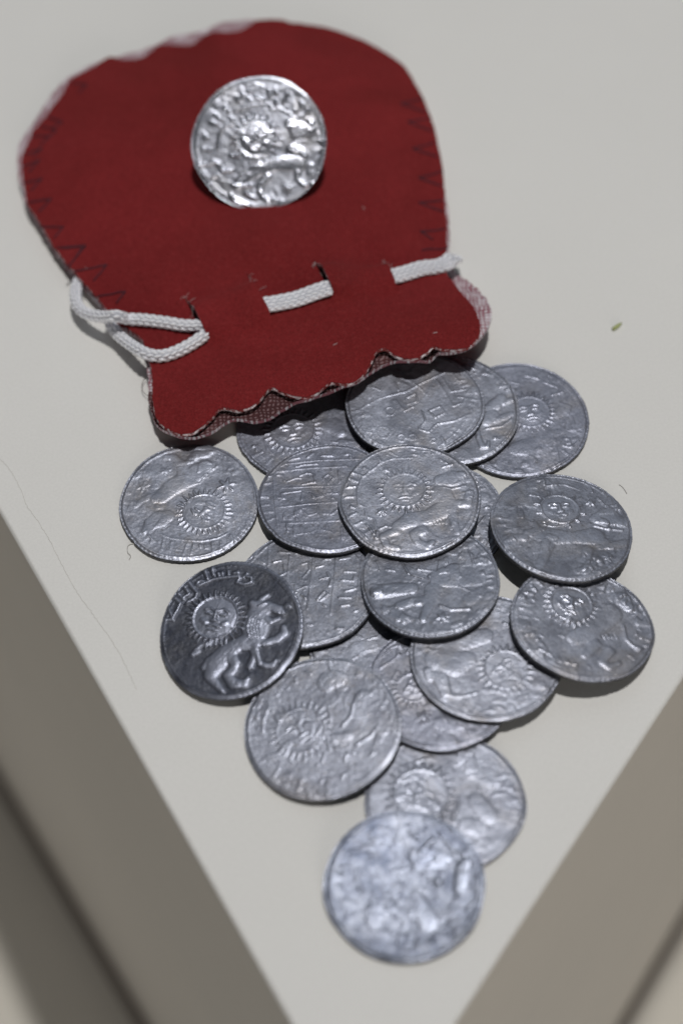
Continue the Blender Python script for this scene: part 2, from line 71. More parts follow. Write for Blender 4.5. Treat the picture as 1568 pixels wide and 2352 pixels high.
 'I': {"c":[35.12,-6.47,3.4],"g":[-0.103,-0.1582],"rx":11.38,"ry":11.95,"d":[["sun",0.17,3.64,3.1,4,12,0.3],["star",5.41,5.31,0.81],["star",6.22,-7.0,0.85],["c",0.28,[[-5.69,-1.81,0.78],[-3.96,-2.02,1.55],[-1.48,-2.48,1.65],[1.43,-2.65,1.2],[4.83,-2.26,1.84],[6.19,-3.56,0.97]]],["c",0.26,[[6.07,1.86,1.16],[7.91,2.2,1.94],[9.93,1.17,1.16]]],["s",0.18,0.3,[[5.19,0.05],[7.27,-0.56],[9.81,-0.74]]],["c",0.26,[[-2.91,-4.39,1.2],[-3.85,-7.05,0.81],[-4.67,-8.9,0.78]]],["c",0.26,[[3.38,-5.25,0.97],[2.59,-7.89,0.78],[2.08,-9.98,0.58]]],["c",0.24,[[5.47,-4.38,0.78],[7.44,-4.32,0.78],[9.54,-3.45,0.7]]],["c",0.22,[[-6.41,-2.91,0.78],[-7.78,-2.96,0.81],[-9.3,-4.34,0.81]]],["c",0.16,[[-7.45,1.38,0.89],[-7.44,1.35,0.89]]],["c",0.14,[[-7.15,3.87,0.39],[-7.52,-0.8,0.39]]],["c",0.12,[[-9.82,1.3,0.27],[-7.88,1.09,0.31]]],["c",0.22,[[-4.34,2.59,0.62],[-4.91,1.2,0.5],[-4.14,-0.41,0.5]]],["s",0.16,0.2,[[1.02,-1.45],[1.41,-3.32]]],["s",0.16,0.2,[[1.71,-1.43],[2.1,-3.29]]],["s",0.16,0.2,[[2.4,-1.4],[2.79,-3.27]]],["s",0.16,0.2,[[3.09,-1.38],[3.48,-3.25]]],["s",0.14,0.26,[[-1.09,9.03],[1.61,9.57],[4.07,8.37]]],["s",0.18,0.3,[[6.82,6.63],[7.9,4.56],[11.05,5.38]]],["s",0.16,0.3,[[8.03,4.15],[10.41,3.96]]],["s",0.16,0.3,[[7.82,7.81],[8.98,8.71]]],["s",0.15,0.3,[[5.85,9.45],[6.19,7.74]]],["s",0.15,0.3,[[-1.86,10.87],[-1.61,9.73]]],["s",0.15,0.3,[[-4.4,6.78],[-2.83,6.55]]],["c",0.14,[[-1.58,-10.09,1.16],[-1.39,-10.14,1.16]]],["s",0.16,0.26,[[-2.9,0.04],[-1.37,-0.31],[0.64,0.03]]]]},
 'Q': {"c":[-3.98,-40.66,2.56],"g":[0.1095,0.0459],"rx":11.66,"ry":11.51,"d":[["sun",-3.19,-0.34,3.59,30,28,0.24],["s",0.26,0.4,[[-6.82,-0.19],[-6.27,1.4],[-5.09,2.65],[-3.65,3.1],[-2.22,3.12]]],["s",0.3,0.6,[[-2.17,-2.45],[-0.91,-1.33],[-0.16,0.05]]],["s",0.26,0.5,[[4.72,3.07],[4.3,1.17],[3.01,-0.26]]],["s",0.22,0.6,[[8.46,-0.39],[7.15,-2.18],[5.0,-3.5]]],["c",0.22,[[0.93,7.2,1.58],[2.56,7.63,1.31]]],["c",0.22,[[1.71,-2.05,0.88],[3.83,-1.87,0.74]]],["s",0.18,0.35,[[0.99,3.04],[1.28,0.87],[0.67,-1.57],[0.96,-3.88]]],["s",0.2,0.45,[[-7.95,3.91],[-8.77,1.84],[-8.87,-0.09]]],["c",0.2,[[6.53,3.68,1.75],[5.55,1.43,1.4]]],["s",0.18,0.36,[[-5.21,6.61],[-4.85,6.97]]],["s",0.18,0.36,[[-6.85,5.58],[-6.48,6.14]]],["s",0.18,0.36,[[-0.14,-5.66],[0.24,-4.57]]],["s",0.18,0.36,[[3.17,-5.78],[3.55,-4.69]]],["s",0.18,0.36,[[-7.17,-7.27],[-6.45,-6.02]]],["s",0.18,0.36,[[2.55,-8.52],[3.09,-7.82]]],["s",0.18,0.36,[[-0.86,-6.35],[-0.68,-5.99]]],["s",0.18,0.36,[[-0.58,-8.97],[-0.04,-8.28]]],["s",0.18,0.36,[[4.42,-4.77],[4.61,-4.41]]],["s",0.18,0.36,[[-9.57,3.28],[-9.75,2.13]]],["s",0.18,0.36,[[-10.48,-0.71],[-9.41,-0.81]]],["s",0.18,0.36,[[-9.43,-5.0],[-8.72,-4.69]]],["s",0.18,0.36,[[-2.27,9.32],[-1.55,8.85]]],["s",0.18,0.36,[[1.39,10.57],[1.53,9.14],[2.77,8.41]]],["s",0.18,0.36,[[-3.92,8.48],[-3.75,7.46]]],["s",0.18,0.36,[[7.22,3.41],[7.59,3.57]]],["s",0.18,0.36,[[6.77,1.12],[7.31,1.46]]],["s",0.18,0.36,[[1.67,-3.57],[2.01,-3.79]]],["s",0.18,0.36,[[6.84,-5.37],[7.55,-4.87]]]]},
 'K': {"c":[-17.64,-23.58,3.24],"g":[0.135,0.075],"rx":11.2,"ry":11.76,"d":[["s",0.2,0.36,[[-11.07,2.86],[-9.08,2.53]]],["s",0.2,0.36,[[-10.12,5.22],[-9.43,3.67],[-9.09,2.62]]],["s",0.26,0.42,[[-9.24,6.77],[-7.89,5.31],[-8.37,4.27],[-8.93,3.24]]],["s",0.2,0.36,[[-8.84,7.83],[-7.4,5.9]]],["s",0.2,0.36,[[-7.41,6.36],[-6.5,6.8],[-7.1,7.8],[-7.35,8.39]]],["s",0.26,0.42,[[-6.78,9.06],[-5.26,6.83],[-5.58,5.95],[-6.9,5.28]]],["s",0.2,0.36,[[-5.44,8.24],[-4.11,8.73],[-4.78,9.0],[-5.28,8.69],[-5.44,8.24]]],["s",0.26,0.42,[[-5.19,8.03],[-2.79,8.94],[-0.8,9.06],[1.19,9.0],[1.36,9.73],[0.53,9.64]]],["s",0.24,0.4,[[-4.13,10.98],[-3.62,9.14]]],["s",0.24,0.4,[[-2.96,11.4],[-2.71,9.77]]],["s",0.2,0.36,[[-1.96,10.05],[-1.87,9.48]]],["s",0.2,0.36,[[-1.29,10.06],[-1.21,9.49]]],["s",0.2,0.36,[[-0.38,10.23],[-0.3,9.47]]],["s",0.24,0.4,[[1.2,9.94],[1.52,8.68],[1.02,7.91],[2.17,7.4],[3.41,7.7],[3.33,8.55],[2.51,8.84]]],["s",0.2,0.36,[[2.02,8.71],[2.68,9.38]]],["sun",-2.35,2.09,3.58,-14,30,0.42],["c",0.42,[[3.37,3.94,0.62],[4.42,2.87,1.59],[5.72,2.84,1.28]]],["c",0.44,[[6.05,2.89,1.01],[7.58,2.34,0.78],[8.17,1.7,0.5]]],["c",0.4,[[5.21,1.19,0.85],[6.17,0.32,0.62],[7.5,0.7,0.47]]],["c",0.3,[[4.8,4.46,0.5],[5.92,5.13,0.35]]],["s",0.36,0.4,[[4.43,3.27],[5.57,3.58]]],["s",0.36,0.3,[[6.52,2.2],[7.65,1.61]]],["c",0.44,[[4.25,1.84,1.84],[3.9,-0.45,2.17],[3.71,-2.39,1.79]]],["c",0.44,[[3.39,-2.53,1.79],[1.29,-2.99,1.28],[-0.8,-4.16,1.51],[-2.25,-5.75,1.79],[-3.05,-7.57,1.17]]],["c",0.42,[[3.71,-2.92,0.85],[4.01,-4.72,0.62],[4.47,-6.52,0.5]]],["c",0.34,[[3.22,-3.57,0.5],[3.61,-5.02,0.47],[3.03,-6.87,0.58]]],["c",0.4,[[5.15,-3.26,0.66],[7.24,-2.8,0.78],[8.38,-1.87,0.74],[8.24,-0.88,0.58]]],["c",0.36,[[4.47,-6.52,0.5],[5.42,-7.06,0.58],[6.37,-7.08,0.58],[6.94,-6.36,0.39]]],["c",0.44,[[-0.16,-4.76,1.28],[0.8,-6.1,0.85],[0.31,-7.26,0.82],[-0.49,-7.86,0.82],[0.46,-9.52,0.89],[2.05,-9.7,0.82],[2.69,-8.82,0.39]]],["c",0.34,[[-3.21,-7.73,0.97],[-1.92,-9.6,0.62],[-1.29,-10.44,0.43]]],["c",0.28,[[-4.18,-6.23,0.54],[-3.46,-4.91,0.47]]],["c",0.24,[[-5.97,-3.74,0.43],[-5.17,-3.3,0.5]]],["c",0.24,[[-5.5,-3.0,0.35],[-4.37,-2.15,0.31]]],["c",0.14,[[8.81,2.92,0.43],[9.29,2.68,0.35]]],["s",0.37,0.3,[[3.1,1.44],[2.6,-0.3],[2.91,-1.94]]],["s",0.37,0.3,[[3.53,1.28],[3.09,-0.36],[3.36,-1.99]]],["s",0.37,0.3,[[3.95,1.12],[3.57,-0.41],[3.81,-2.05]]],["s",0.37,0.3,[[4.37,0.96],[4.06,-0.47],[4.26,-2.1]]],["s",0.37,0.3,[[4.79,0.8],[4.54,-0.53],[4.72,-2.15]]],["s",0.26,0.34,[[-3.88,-2.92],[-3.64,-2.06]]],["s",0.26,0.34,[[-3.1,-2.8],[-2.86,-1.94]]],["s",0.26,0.34,[[-2.32,-2.68],[-2.08,-1.82]]],["s",0.26,0.34,[[-1.55,-2.55],[-1.31,-1.69]]],["s",0.26,0.34,[[-0.77,-2.43],[-0.53,-1.57]]],["star",2.95,-6.78,0.67]]},
 'F': {"c":[-24.96,2.58,1.18],"g":[0.0,0.0],"rx":11.42,"ry":11.87,"d":[["sun",2.53,-2.16,3.41,140,30,0.26],["s",0.14,0.28,[[-4.42,-6.42],[-2.59,-7.3],[-0.12,-7.85],[2.34,-8.07],[4.78,-7.62],[6.4,-6.69]]],["s",0.18,0.32,[[-3.89,-7.45],[-4.14,-9.43]]],["s",0.18,0.32,[[-2.57,-7.9],[-2.82,-9.88]]],["s",0.18,0.32,[[0.05,-8.21],[-0.69,-10.56]]],["s",0.18,0.32,[[1.04,-8.46],[0.61,-10.61]]],["s",0.18,0.32,[[3.98,-8.38],[4.17,-10.17]]],["s",0.18,0.32,[[5.28,-8.24],[5.47,-10.03]]],["s",0.18,0.32,[[6.9,-7.11],[7.4,-8.53]]],["s",0.18,0.32,[[2.02,-8.7],[2.12,-9.3]]],["s",0.18,0.32,[[2.84,-8.73],[2.94,-9.53]]],["s",0.18,0.32,[[-5.7,-7.37],[-6.39,-6.54]]],["s",0.18,0.32,[[-1.86,-9.52],[-1.04,-9.75]]],["s",0.18,0.32,[[7.85,-4.94],[8.69,-6.18]]],["star",6.09,2.97,1.41],["star",-7.69,3.36,1.03],["star",-4.01,6.47,0.86],["c",0.3,[[2.48,7.15,1.33],[1.32,6.13,1.83],[-0.32,4.72,1.75],[-2.95,2.94,1.66],[-4.56,1.14,1.33],[-5.71,0.77,0.83]]],["c",0.28,[[-3.41,-2.83,1.16],[-4.71,-3.38,1.66],[-6.0,-4.14,1.25],[-6.75,-5.72,0.8]]],["c",0.26,[[-5.82,3.49,0.83],[-5.9,5.39,0.75],[-6.95,6.28,0.75],[-8.46,6.14,0.7],[-9.11,5.53,0.47]]],["c",0.26,[[-1.03,5.81,1.16],[-1.43,7.75,0.86],[-2.84,9.31,0.7],[-4.2,9.37,0.57]]],["c",0.22,[[-0.09,8.33,0.67],[0.72,9.59,0.83],[2.76,9.71,0.75],[3.6,10.11,0.42]]],["c",0.24,[[-6.56,1.22,0.6],[-7.86,0.45,0.53],[-8.81,-0.54,0.47]]],["s",0.16,0.25,[[-2.25,1.87],[-0.28,3.04],[1.72,3.79],[3.35,6.04],[4.67,7.26]]]]},
 'S': {"c":[6.85,-65.44,2.07],"g":[0.0287,0.0778],"rx":11.15,"ry":10.65,"d":[["c",0.28,[[-3.72,5.69,1.22],[-2.04,6.25,1.02],[-0.84,5.55,0.91]]],["s",0.24,0.7,[[2.39,4.43],[4.56,6.36]]],["s",0.26,0.6,[[-1.43,1.97],[0.43,2.3]]],["s",0.26,0.6,[[-2.4,-1.32],[-1.14,-0.44]]],["c",0.24,[[7.75,-0.97,1.02],[8.13,1.52,1.02],[8.83,2.74,0.81]]],["c",0.3,[[4.6,0.43,0.53],[4.78,0.21,0.53]]],["s",0.2,0.6,[[-6.31,2.63],[-6.59,0.54],[-5.82,-0.74]]],["c",0.22,[[0.97,-2.71,1.83],[2.84,-5.05,1.62]]],["s",0.2,0.6,[[-0.62,-2.23],[-1.9,-3.6]]],["c",0.2,[[2.54,3.47,1.83],[5.39,3.33,1.42]]],["s",0.16,0.5,[[5.44,7.17],[6.73,4.97],[8.7,3.81]]],["c",0.16,[[-3.49,-2.91,1.62],[-4.38,-4.91,1.22]]],["s",0.2,0.5,[[8.54,-3.88],[9.4,-3.11]]],["c",0.18,[[-9.45,0.26,0.81],[-9.2,1.92,0.81]]],["s",0.18,0.5,[[-0.54,7.47],[0.2,5.71]]],["s",0.18,0.5,[[1.33,7.59],[2.3,6.47]]]]},
 'A': {"c":[-12.76,73.86,14.9],"g":[0.0524,0.7002],"rx":12.34,"ry":12.34,"d":[["s",0.34,0.5,[[-3.6,8.69],[-3.38,7.85]]],["s",0.34,0.5,[[-2.66,9.17],[-2.51,8.61]]],["s",0.34,0.5,[[-1.6,8.54],[-1.25,7.69]]],["s",0.34,0.5,[[-0.13,8.7],[0.18,7.85]]],["s",0.34,0.5,[[1.26,8.13],[1.37,7.58]]],["s",0.34,0.5,[[2.31,9.7],[2.43,8.23]]],["s",0.34,0.5,[[3.45,7.6],[3.58,6.86]]],["s",0.34,0.5,[[5.89,8.69],[4.88,7.12]]],["s",0.34,0.5,[[5.45,6.07],[5.62,5.88]]],["s",0.34,0.5,[[6.95,5.41],[7.03,5.22]]],["s",0.34,0.5,[[8.66,6.47],[7.88,5.61]]],["s",0.34,0.5,[[-7.73,5.63],[-6.86,4.83]]],["s",0.34,0.5,[[-8.52,4.59],[-7.47,3.9]]],["s",0.34,0.5,[[-5.9,6.95],[-5.31,6.17]]],["s",0.34,0.5,[[-9.97,2.05],[-9.54,1.56]]],["s",0.34,0.5,[[-1.52,9.72],[-0.99,9.59]]],["s",0.34,0.5,[[3.38,9.43],[3.71,8.86]]],["s",0.34,0.5,[[9.52,5.67],[9.11,4.97]]],["s",0.34,0.5,[[0.58,8.37],[0.9,7.61]]],["s",0.34,0.5,[[-5.11,5.15],[-4.42,4.37]]],["s",0.34,0.5,[[7.97,7.07],[8.13,6.69]]],["s",0.34,0.5,[[-10.58,-0.47],[-9.31,-0.57]]],["s",0.34,0.5,[[-11.32,-3.34],[-8.93,-3.25]]],["s",0.34,0.5,[[-9.1,-5.88],[-8.16,-5.41]]],["s",0.2,0.34,[[-4.13,6.17],[-2.08,6.75],[0.13,7.09],[2.31,6.92],[2.61,5.84],[4.08,6.05],[5.48,5.25],[7.03,3.85],[9.65,4.93]]],["s",0.22,0.4,[[-7.84,-0.49],[-7.3,2.21],[-6.13,3.4],[-4.47,3.64]]],["sun",-0.54,0.87,3.54,-12,22,0.4],["c",0.46,[[-2.52,-0.17,0.91],[-2.15,-0.01,0.87]]],["c",0.36,[[5.9,3.21,0.91],[7.44,1.63,1.72],[9.43,1.48,1.09]]],["s",0.3,0.5,[[5.32,2.7],[6.76,2.5]]],["s",0.3,0.4,[[6.59,-0.22],[8.4,-0.36]]],["c",0.4,[[9.72,3.19,0.62],[10.18,1.79,0.62]]],["c",0.4,[[6.13,-1.74,1.27],[7.37,-2.2,1.09],[8.22,-3.17,0.73]]],["c",0.4,[[6.88,-4.17,1.72],[2.88,-4.05,1.45],[0.11,-4.57,1.27],[-2.52,-5.83,1.27],[-4.45,-7.51,0.91]]],["s",0.36,0.6,[[-5.36,-7.35],[-3.74,-7.84],[-1.92,-7.79]]],["c",0.36,[[1.09,-6.47,0.91],[-0.47,-7.99,0.65],[-0.21,-9.65,0.62],[0.81,-10.83,0.47]]],["s",0.34,0.6,[[-3.09,-9.07],[-1.35,-10.3]]],["c",0.34,[[-5.85,-9.42,0.62],[-4.64,-10.42,0.62],[-2.34,-11.5,0.44]]],["c",0.36,[[6.77,-5.8,0.62],[6.68,-7.25,0.51],[7.7,-8.42,0.51],[9.51,-8.56,0.51]]],["c",0.36,[[1.72,-10.71,0.47],[2.08,-10.83,0.47]]],["star",4.76,-8.84,1.05],["s",0.36,0.6,[[-8.73,-2.9],[-7.66,-3.34],[-7.02,-4.76],[-5.37,-4.7]]],["s",0.36,0.6,[[-5.2,-1.98],[-3.75,-2.27]]],["c",0.5,[[-1.71,-4.52,0.47],[0.68,-4.34,0.65]]],["c",0.3,[[9.19,-5.07,0.62],[8.94,-6.15,0.62]]],["c",0.3,[[11.3,-0.49,0.47],[11.65,-0.7,0.47]]],["s",0.44,0.5,[[6.28,-2.21],[7.38,-2.02],[8.22,-3.17]]]]},
}
POUCH = {
 'front': [[-9.48,124.9,3.8],[-14.04,124.89,3.8],[-15.44,123.38,3.8],[-17.65,121.66,3.8],[-19.87,121.26,3.8],[-22.84,121.56,3.8],[-24.88,120.62,3.8],[-27.51,117.53,3.8],[-30.21,117.55,3.8],[-33.98,117.88,3.8],[-35.92,115.55,3.8],[-37.64,113.86,3.8],[-40.78,113.39,3.8],[-43.93,114.58,3.8],[-46.03,113.05,3.8],[-47.7,111.24,3.8],[-49.86,109.73,3.8],[-51.87,107.47,3.8],[-52.93,103.47,3.8],[-54.77,99.56,3.8],[-55.66,96.98,3.8],[-56.94,94.43,3.8],[-58.08,92.26,3.8],[-58.28,90.06,3.8],[-59.16,86.99,3.8],[-59.36,84.03,3.8],[-59.01,81.08,3.8],[-58.53,78.27,3.8],[-57.96,75.38,3.8],[-57.19,71.74,3.8],[-55.49,68.65,3.8],[-54.07,65.92,3.8],[-51.58,60.68,3.8],[-49.88,57.72,3.8],[-47.76,54.56,3.8],[-45.73,51.36,3.8],[-43.67,48.48,3.8],[-41.71,45.65,3.8],[-39.9,42.76,3.8],[-37.98,39.99,3.8],[-34.3,36.75,3.95],[-33.43,34.82,4.07],[-32.42,31.44,4.29],[-31.74,27.39,4.52],[-31.44,23.79,4.63],[-31.17,20.48,4.58],[-30.36,17.13,4.6],[-28.88,15.32,4.73],[-26.81,13.71,4.94],[-25.0,13.47,5.13],[-23.22,14.24,5.33],[-21.71,15.65,5.51],[-20.73,16.79,5.63],[-19.95,18.06,5.73],[-18.94,18.28,5.82],[-17.39,17.58,5.96],[-15.85,17.56,6.1],[-14.32,18.15,6.24],[-13.05,19.2,6.37],[-12.25,20.39,6.46],[-11.1,21.73,6.58],[-9.23,20.47,6.72],[-6.9,19.26,6.9],[-4.77,19.01,7.07],[-3.28,19.79,7.2],[-2.06,21.03,7.31],[-0.84,21.68,7.42],[1.22,21.1,7.58],[3.03,21.41,7.72],[4.55,22.81,7.85],[5.84,25.04,7.97],[6.68,27.35,8.06],[7.79,28.21,8.15],[8.92,27.81,8.23],[10.07,26.34,8.3],[12.17,25.49,8.45],[13.91,25.47,8.58],[15.53,26.71,8.71],[16.6,27.76,8.8],[17.9,27.08,8.88],[20.02,26.66,9.03],[22.11,26.79,9.18],[23.7,28.32,9.2],[24.6,30.28,9.2],[24.69,33.12,9.2],[23.85,37.49,8.18],[22.64,41.11,7.13],[21.41,44.79,6.08],[20.35,48.39,5.08],[20.6,53.65,3.8],[21.01,57.51,3.8],[21.31,63.12,3.8],[21.26,67.9,3.8],[21.58,72.65,3.8],[21.48,79.08,3.8],[21.03,85.23,3.8],[20.54,90.94,3.8],[19.76,94.65,3.8],[18.92,99.02,3.8],[17.71,102.86,3.8],[16.56,106.75,3.8],[14.57,110.24,3.8],[11.1,114.12,3.8],[7.56,117.27,3.8],[4.03,119.67,3.8],[0.39,121.71,3.8],[-2.56,122.66,3.8],[-5.11,123.46,3.8],[-6.93,123.7,3.8]],
 'back': [[-9.56,125.99,2.3],[-14.81,127.09,2.3],[-18.15,127.01,2.3],[-21.48,126.52,2.3],[-24.77,124.45,2.3],[-28.06,123.31,2.3],[-31.36,122.71,2.3],[-34.58,120.27,2.3],[-38.03,118.25,2.3],[-41.18,117.26,2.3],[-44.22,115.89,2.3],[-48.12,114.19,2.3],[-50.5,112.16,2.3],[-53.16,109.67,2.3],[-55.28,105.81,2.3],[-56.73,101.97,2.3],[-58.51,96.77,2.3],[-59.98,92.95,2.3],[-60.9,89.38,2.3],[-60.65,85.8,2.3],[-60.45,82.84,2.3],[-59.69,79.66,2.3],[-58.76,76.06,2.3],[-57.85,72.74,2.3],[-56.22,69.64,2.3],[-54.72,66.89,2.3],[-52.29,61.83,2.3],[-50.59,58.85,2.3],[-48.52,55.69,2.3],[-46.39,52.36,2.3],[-44.25,49.47,2.3],[-42.34,46.62,2.3],[-40.46,43.8,2.3],[-38.46,41.02,2.3],[-34.9,38.06,2.44],[-33.48,35.0,2.64],[-32.77,29.19,2.92],[-32.2,22.81,3.01],[-30.9,17.83,3.04],[-28.23,15.26,3.3],[-25.5,14.06,3.58],[-24.09,13.88,3.73],[-21.62,14.41,3.99],[-19.64,15.85,4.21],[-17.7,17.06,4.41],[-15.49,16.46,4.6],[-12.74,15.97,4.84],[-10.26,17.21,5.07],[-7.77,19.07,5.31],[-4.74,19.93,5.57],[-2.45,20.62,5.76],[-0.0,21.65,5.97],[3.39,22.67,6.25],[5.47,24.28,6.42],[8.24,26.01,6.65],[10.97,26.6,6.86],[14.32,26.23,7.1],[16.15,26.38,7.23],[18.15,29.22,5.37],[21.37,29.41,5.6],[24.24,31.2,5.7],[26.17,33.89,5.7],[27.09,35.8,5.7],[27.54,38.52,5.5],[27.06,42.18,4.49],[25.66,46.04,3.39],[23.71,49.9,2.27],[22.1,52.15,1.59],[21.33,55.11,2.31],[21.83,60.26,2.3],[21.97,66.58,2.3],[21.73,73.08,2.3],[21.45,81.46,2.3],[20.89,87.21,2.3],[19.97,94.9,2.3],[18.09,103.48,2.3],[15.95,108.56,2.3],[11.39,115.15,2.3],[5.82,119.6,2.3],[0.12,122.8,2.3],[-4.83,124.66,2.3]],
}
MISC = {
 'crack': [[-57.39,13.63,0.0],[-55.1,10.74,-0.0],[-53.04,6.49,0.0],[-51.92,3.58,0.0],[-49.51,-0.16,0.0],[-47.23,-4.22,0.0],[-45.68,-7.55,0.0],[-43.44,-11.94,0.0],[-41.64,-15.17,0.0],[-38.53,-19.73,0.0],[-35.11,-25.28,0.0],[-32.03,-32.05,0.0]],
 'crack2': [[-32.03,-32.05,0.0],[-30.03,-36.22,0.0],[-23.41,-48.9,0.0],[-16.9,-60.81,0.0],[-10.78,-69.76,0.0]],
 'fibre': [[-33.32,-4.91,0.15],[-34.59,-5.25,0.15],[-34.71,-6.57,0.15],[-34.16,-7.37,0.15],[-34.38,-8.13,0.15]],
 'crumb': [[49.38,37.76,0.3],[49.81,38.31,0.3],[51.07,39.31,0.3]],
 'fibre2': [[46.99,1.64,0.12],[46.51,2.88,0.12],[45.94,3.56,0.12]],
 'fibre3': [[46.6,3.53,0.12],[47.31,4.0,0.12],[47.98,4.05,0.12]],
 'fibre4': [[-31.19,24.01,1.0],[-33.72,26.81,1.0],[-33.5,29.52,1.0],[-32.13,29.92,1.0]],
 'fibre5': [[-36.89,33.05,0.3],[-36.66,35.37,0.3],[-35.27,35.77,0.3]],
 'specks': [[47.55,-3.41,0.05],[32.23,-52.62,0.05],[46.75,55.64,0.05],[61.6,55.43,0.05],[40.03,55.97,0.05]],
 'cord_a': [[-21.24,36.82,0],[-22.17,36.94,0],[-23.23,37.13,9],[-24.69,37.28,9],[-26.82,37.63,9],[-29.5,38.33,9],[-33.26,39.3,9],[-36.35,40.1,8.5],[-37.99,38.76,7.2],[-40.43,40.23,5.6],[-42.84,41.76,4.4],[-44.84,43.6,3.6],[-46.17,46.09,3.2],[-46.61,48.74,2.8],[-46.6,51.98,2.2],[-45.85,55.14,1.3],[-44.03,56.81,1.1]],
 'cord_b': [[-21.09,35.85,0],[-22.0,35.47,0],[-23.04,34.73,9],[-24.59,33.6,9],[-27.16,31.89,9],[-29.74,30.79,9],[-31.96,31.19,8.5],[-33.71,32.31,5.0],[-35.81,34.83,4.0],[-37.93,37.62,3.2],[-39.44,40.05,3.0],[-39.89,42.0,2.9],[-39.3,44.66,2.0],[-37.88,47.12,1.3]],
 'cord_m': [[-14.71,38.94,0],[-13.31,39.29,0],[-11.92,39.74,9],[-10.05,40.16,9],[-6.63,40.84,9],[-3.18,41.83,9],[-1.14,42.38,9],[0.27,42.82,0],[1.53,43.19,0]],
 'cord_r': [[7.89,45.75,0],[9.01,46.09,0],[10.29,46.59,9],[12.7,47.44,9],[15.93,48.73,9],[18.52,49.63,9],[20.39,51.07,8.5],[21.54,52.0,5.2],[21.96,53.43,3.4],[20.93,54.47,1.6],[18.65,54.16,1.2]],
 'slits': [[[-26.42,44.17,6.2],[-22.69,35.17,6.2]],[[-15.47,48.03,6.2],[-11.37,37.63,6.2]],[[-3.38,49.82,6.2],[-0.44,41.86,6.2]],[[9.24,51.79,6.2],[10.77,44.81,6.2]]],
 'stitches': [[[-50.64,59.57,4.6],[-45.22,59.3,4.6],[-46.9,56.77,4.6]],[[-46.84,53.42,4.6],[-41.0,54.03,4.6],[-43.35,50.57,4.6]],[[-42.39,46.88,4.6],[-37.22,46.88,4.6],[-38.82,44.72,4.6]],[[-54.1,65.32,4.6],[-49.7,64.43,4.6],[-51.4,62.11,4.6]],[[-56.96,72.0,4.6],[-52.56,71.91,4.6],[-54.8,69.14,4.6]],[[-58.4,77.37,4.6],[-54.75,77.6,4.6],[-56.84,75.04,4.6]],[[-58.91,81.94,4.6],[-55.59,82.92,4.6],[-57.68,80.16,4.6]],[[-58.74,85.4,4.6],[-55.49,86.39,4.6],[-57.06,84.15,4.6]],[[-57.63,90.63,4.6],[-54.2,89.85,4.6],[-55.98,87.59,4.6]],[[-55.11,96.19,4.6],[-52.14,93.92,4.6],[-53.99,92.22,4.6]],[[21.01,65.61,4.6],[16.39,67.2,4.6],[20.98,68.68,4.6]],[[20.95,61.14,4.6],[16.27,59.6,4.6],[18.5,58.06,4.6]],[[21.0,56.08,4.6],[17.87,55.37,4.6],[16.27,54.37,4.6]],[[21.49,76.71,4.6],[16.79,73.99,4.6],[21.05,72.55,4.6]],[[20.08,92.11,4.6],[15.64,90.25,4.6],[20.18,88.19,4.6]],[[20.49,84.82,4.6],[16.08,82.5,4.6],[20.74,80.75,4.6]],[[18.86,98.03,4.6],[14.52,95.58,4.6],[19.31,93.73,4.6]],[[-49.62,59.29,4.6],[-45.8,59.11,4.6],[-48.59,53.66,4.6]],[[-51.24,106.41,4.6],[-48.09,105.23,4.6],[-49.68,102.96,4.6]],[[-56.3,93.45,4.6],[-53.14,91.35,4.6],[-54.85,88.89,4.6]]],
 'lint': [[6.04,63.96,6.4],[12.12,46.5,6.4],[-45.06,53.74,6.4],[-0.11,30.06,6.4],[16.98,30.63,6.4]],
}

# ---------------------------------------------------------------- helpers
def obj(name, verts, faces, mats, parent=None, smooth=True, fmat=None, scale=MM, loc=None):
    me = bpy.data.meshes.new(name)
    v = np.asarray(verts, dtype=np.float64) * scale
    me.from_pydata(v.tolist(), [], [list(map(int, f)) for f in faces])
    for mt in (mats if isinstance(mats, (list, tuple)) else [mats]): me.materials.append(mt)
    if smooth: me.polygons.foreach_set('use_smooth', np.ones(len(me.polygons), dtype=bool))
    if fmat is not None: me.polygons.foreach_set('material_index', np.asarray(fmat, dtype=np.int32))
    me.update()
    o = bpy.data.objects.new(name, me); COL.objects.link(o)
    if loc is not None: o.location = loc
    if parent is not None: o.parent = parent
    return o

def tag(o, label=None, cat=None, group=None, kind=None):
    if label: o['label'] = label
    if cat: o['category'] = cat
    if group: o['group'] = group
    if kind: o['kind'] = kind
    return o

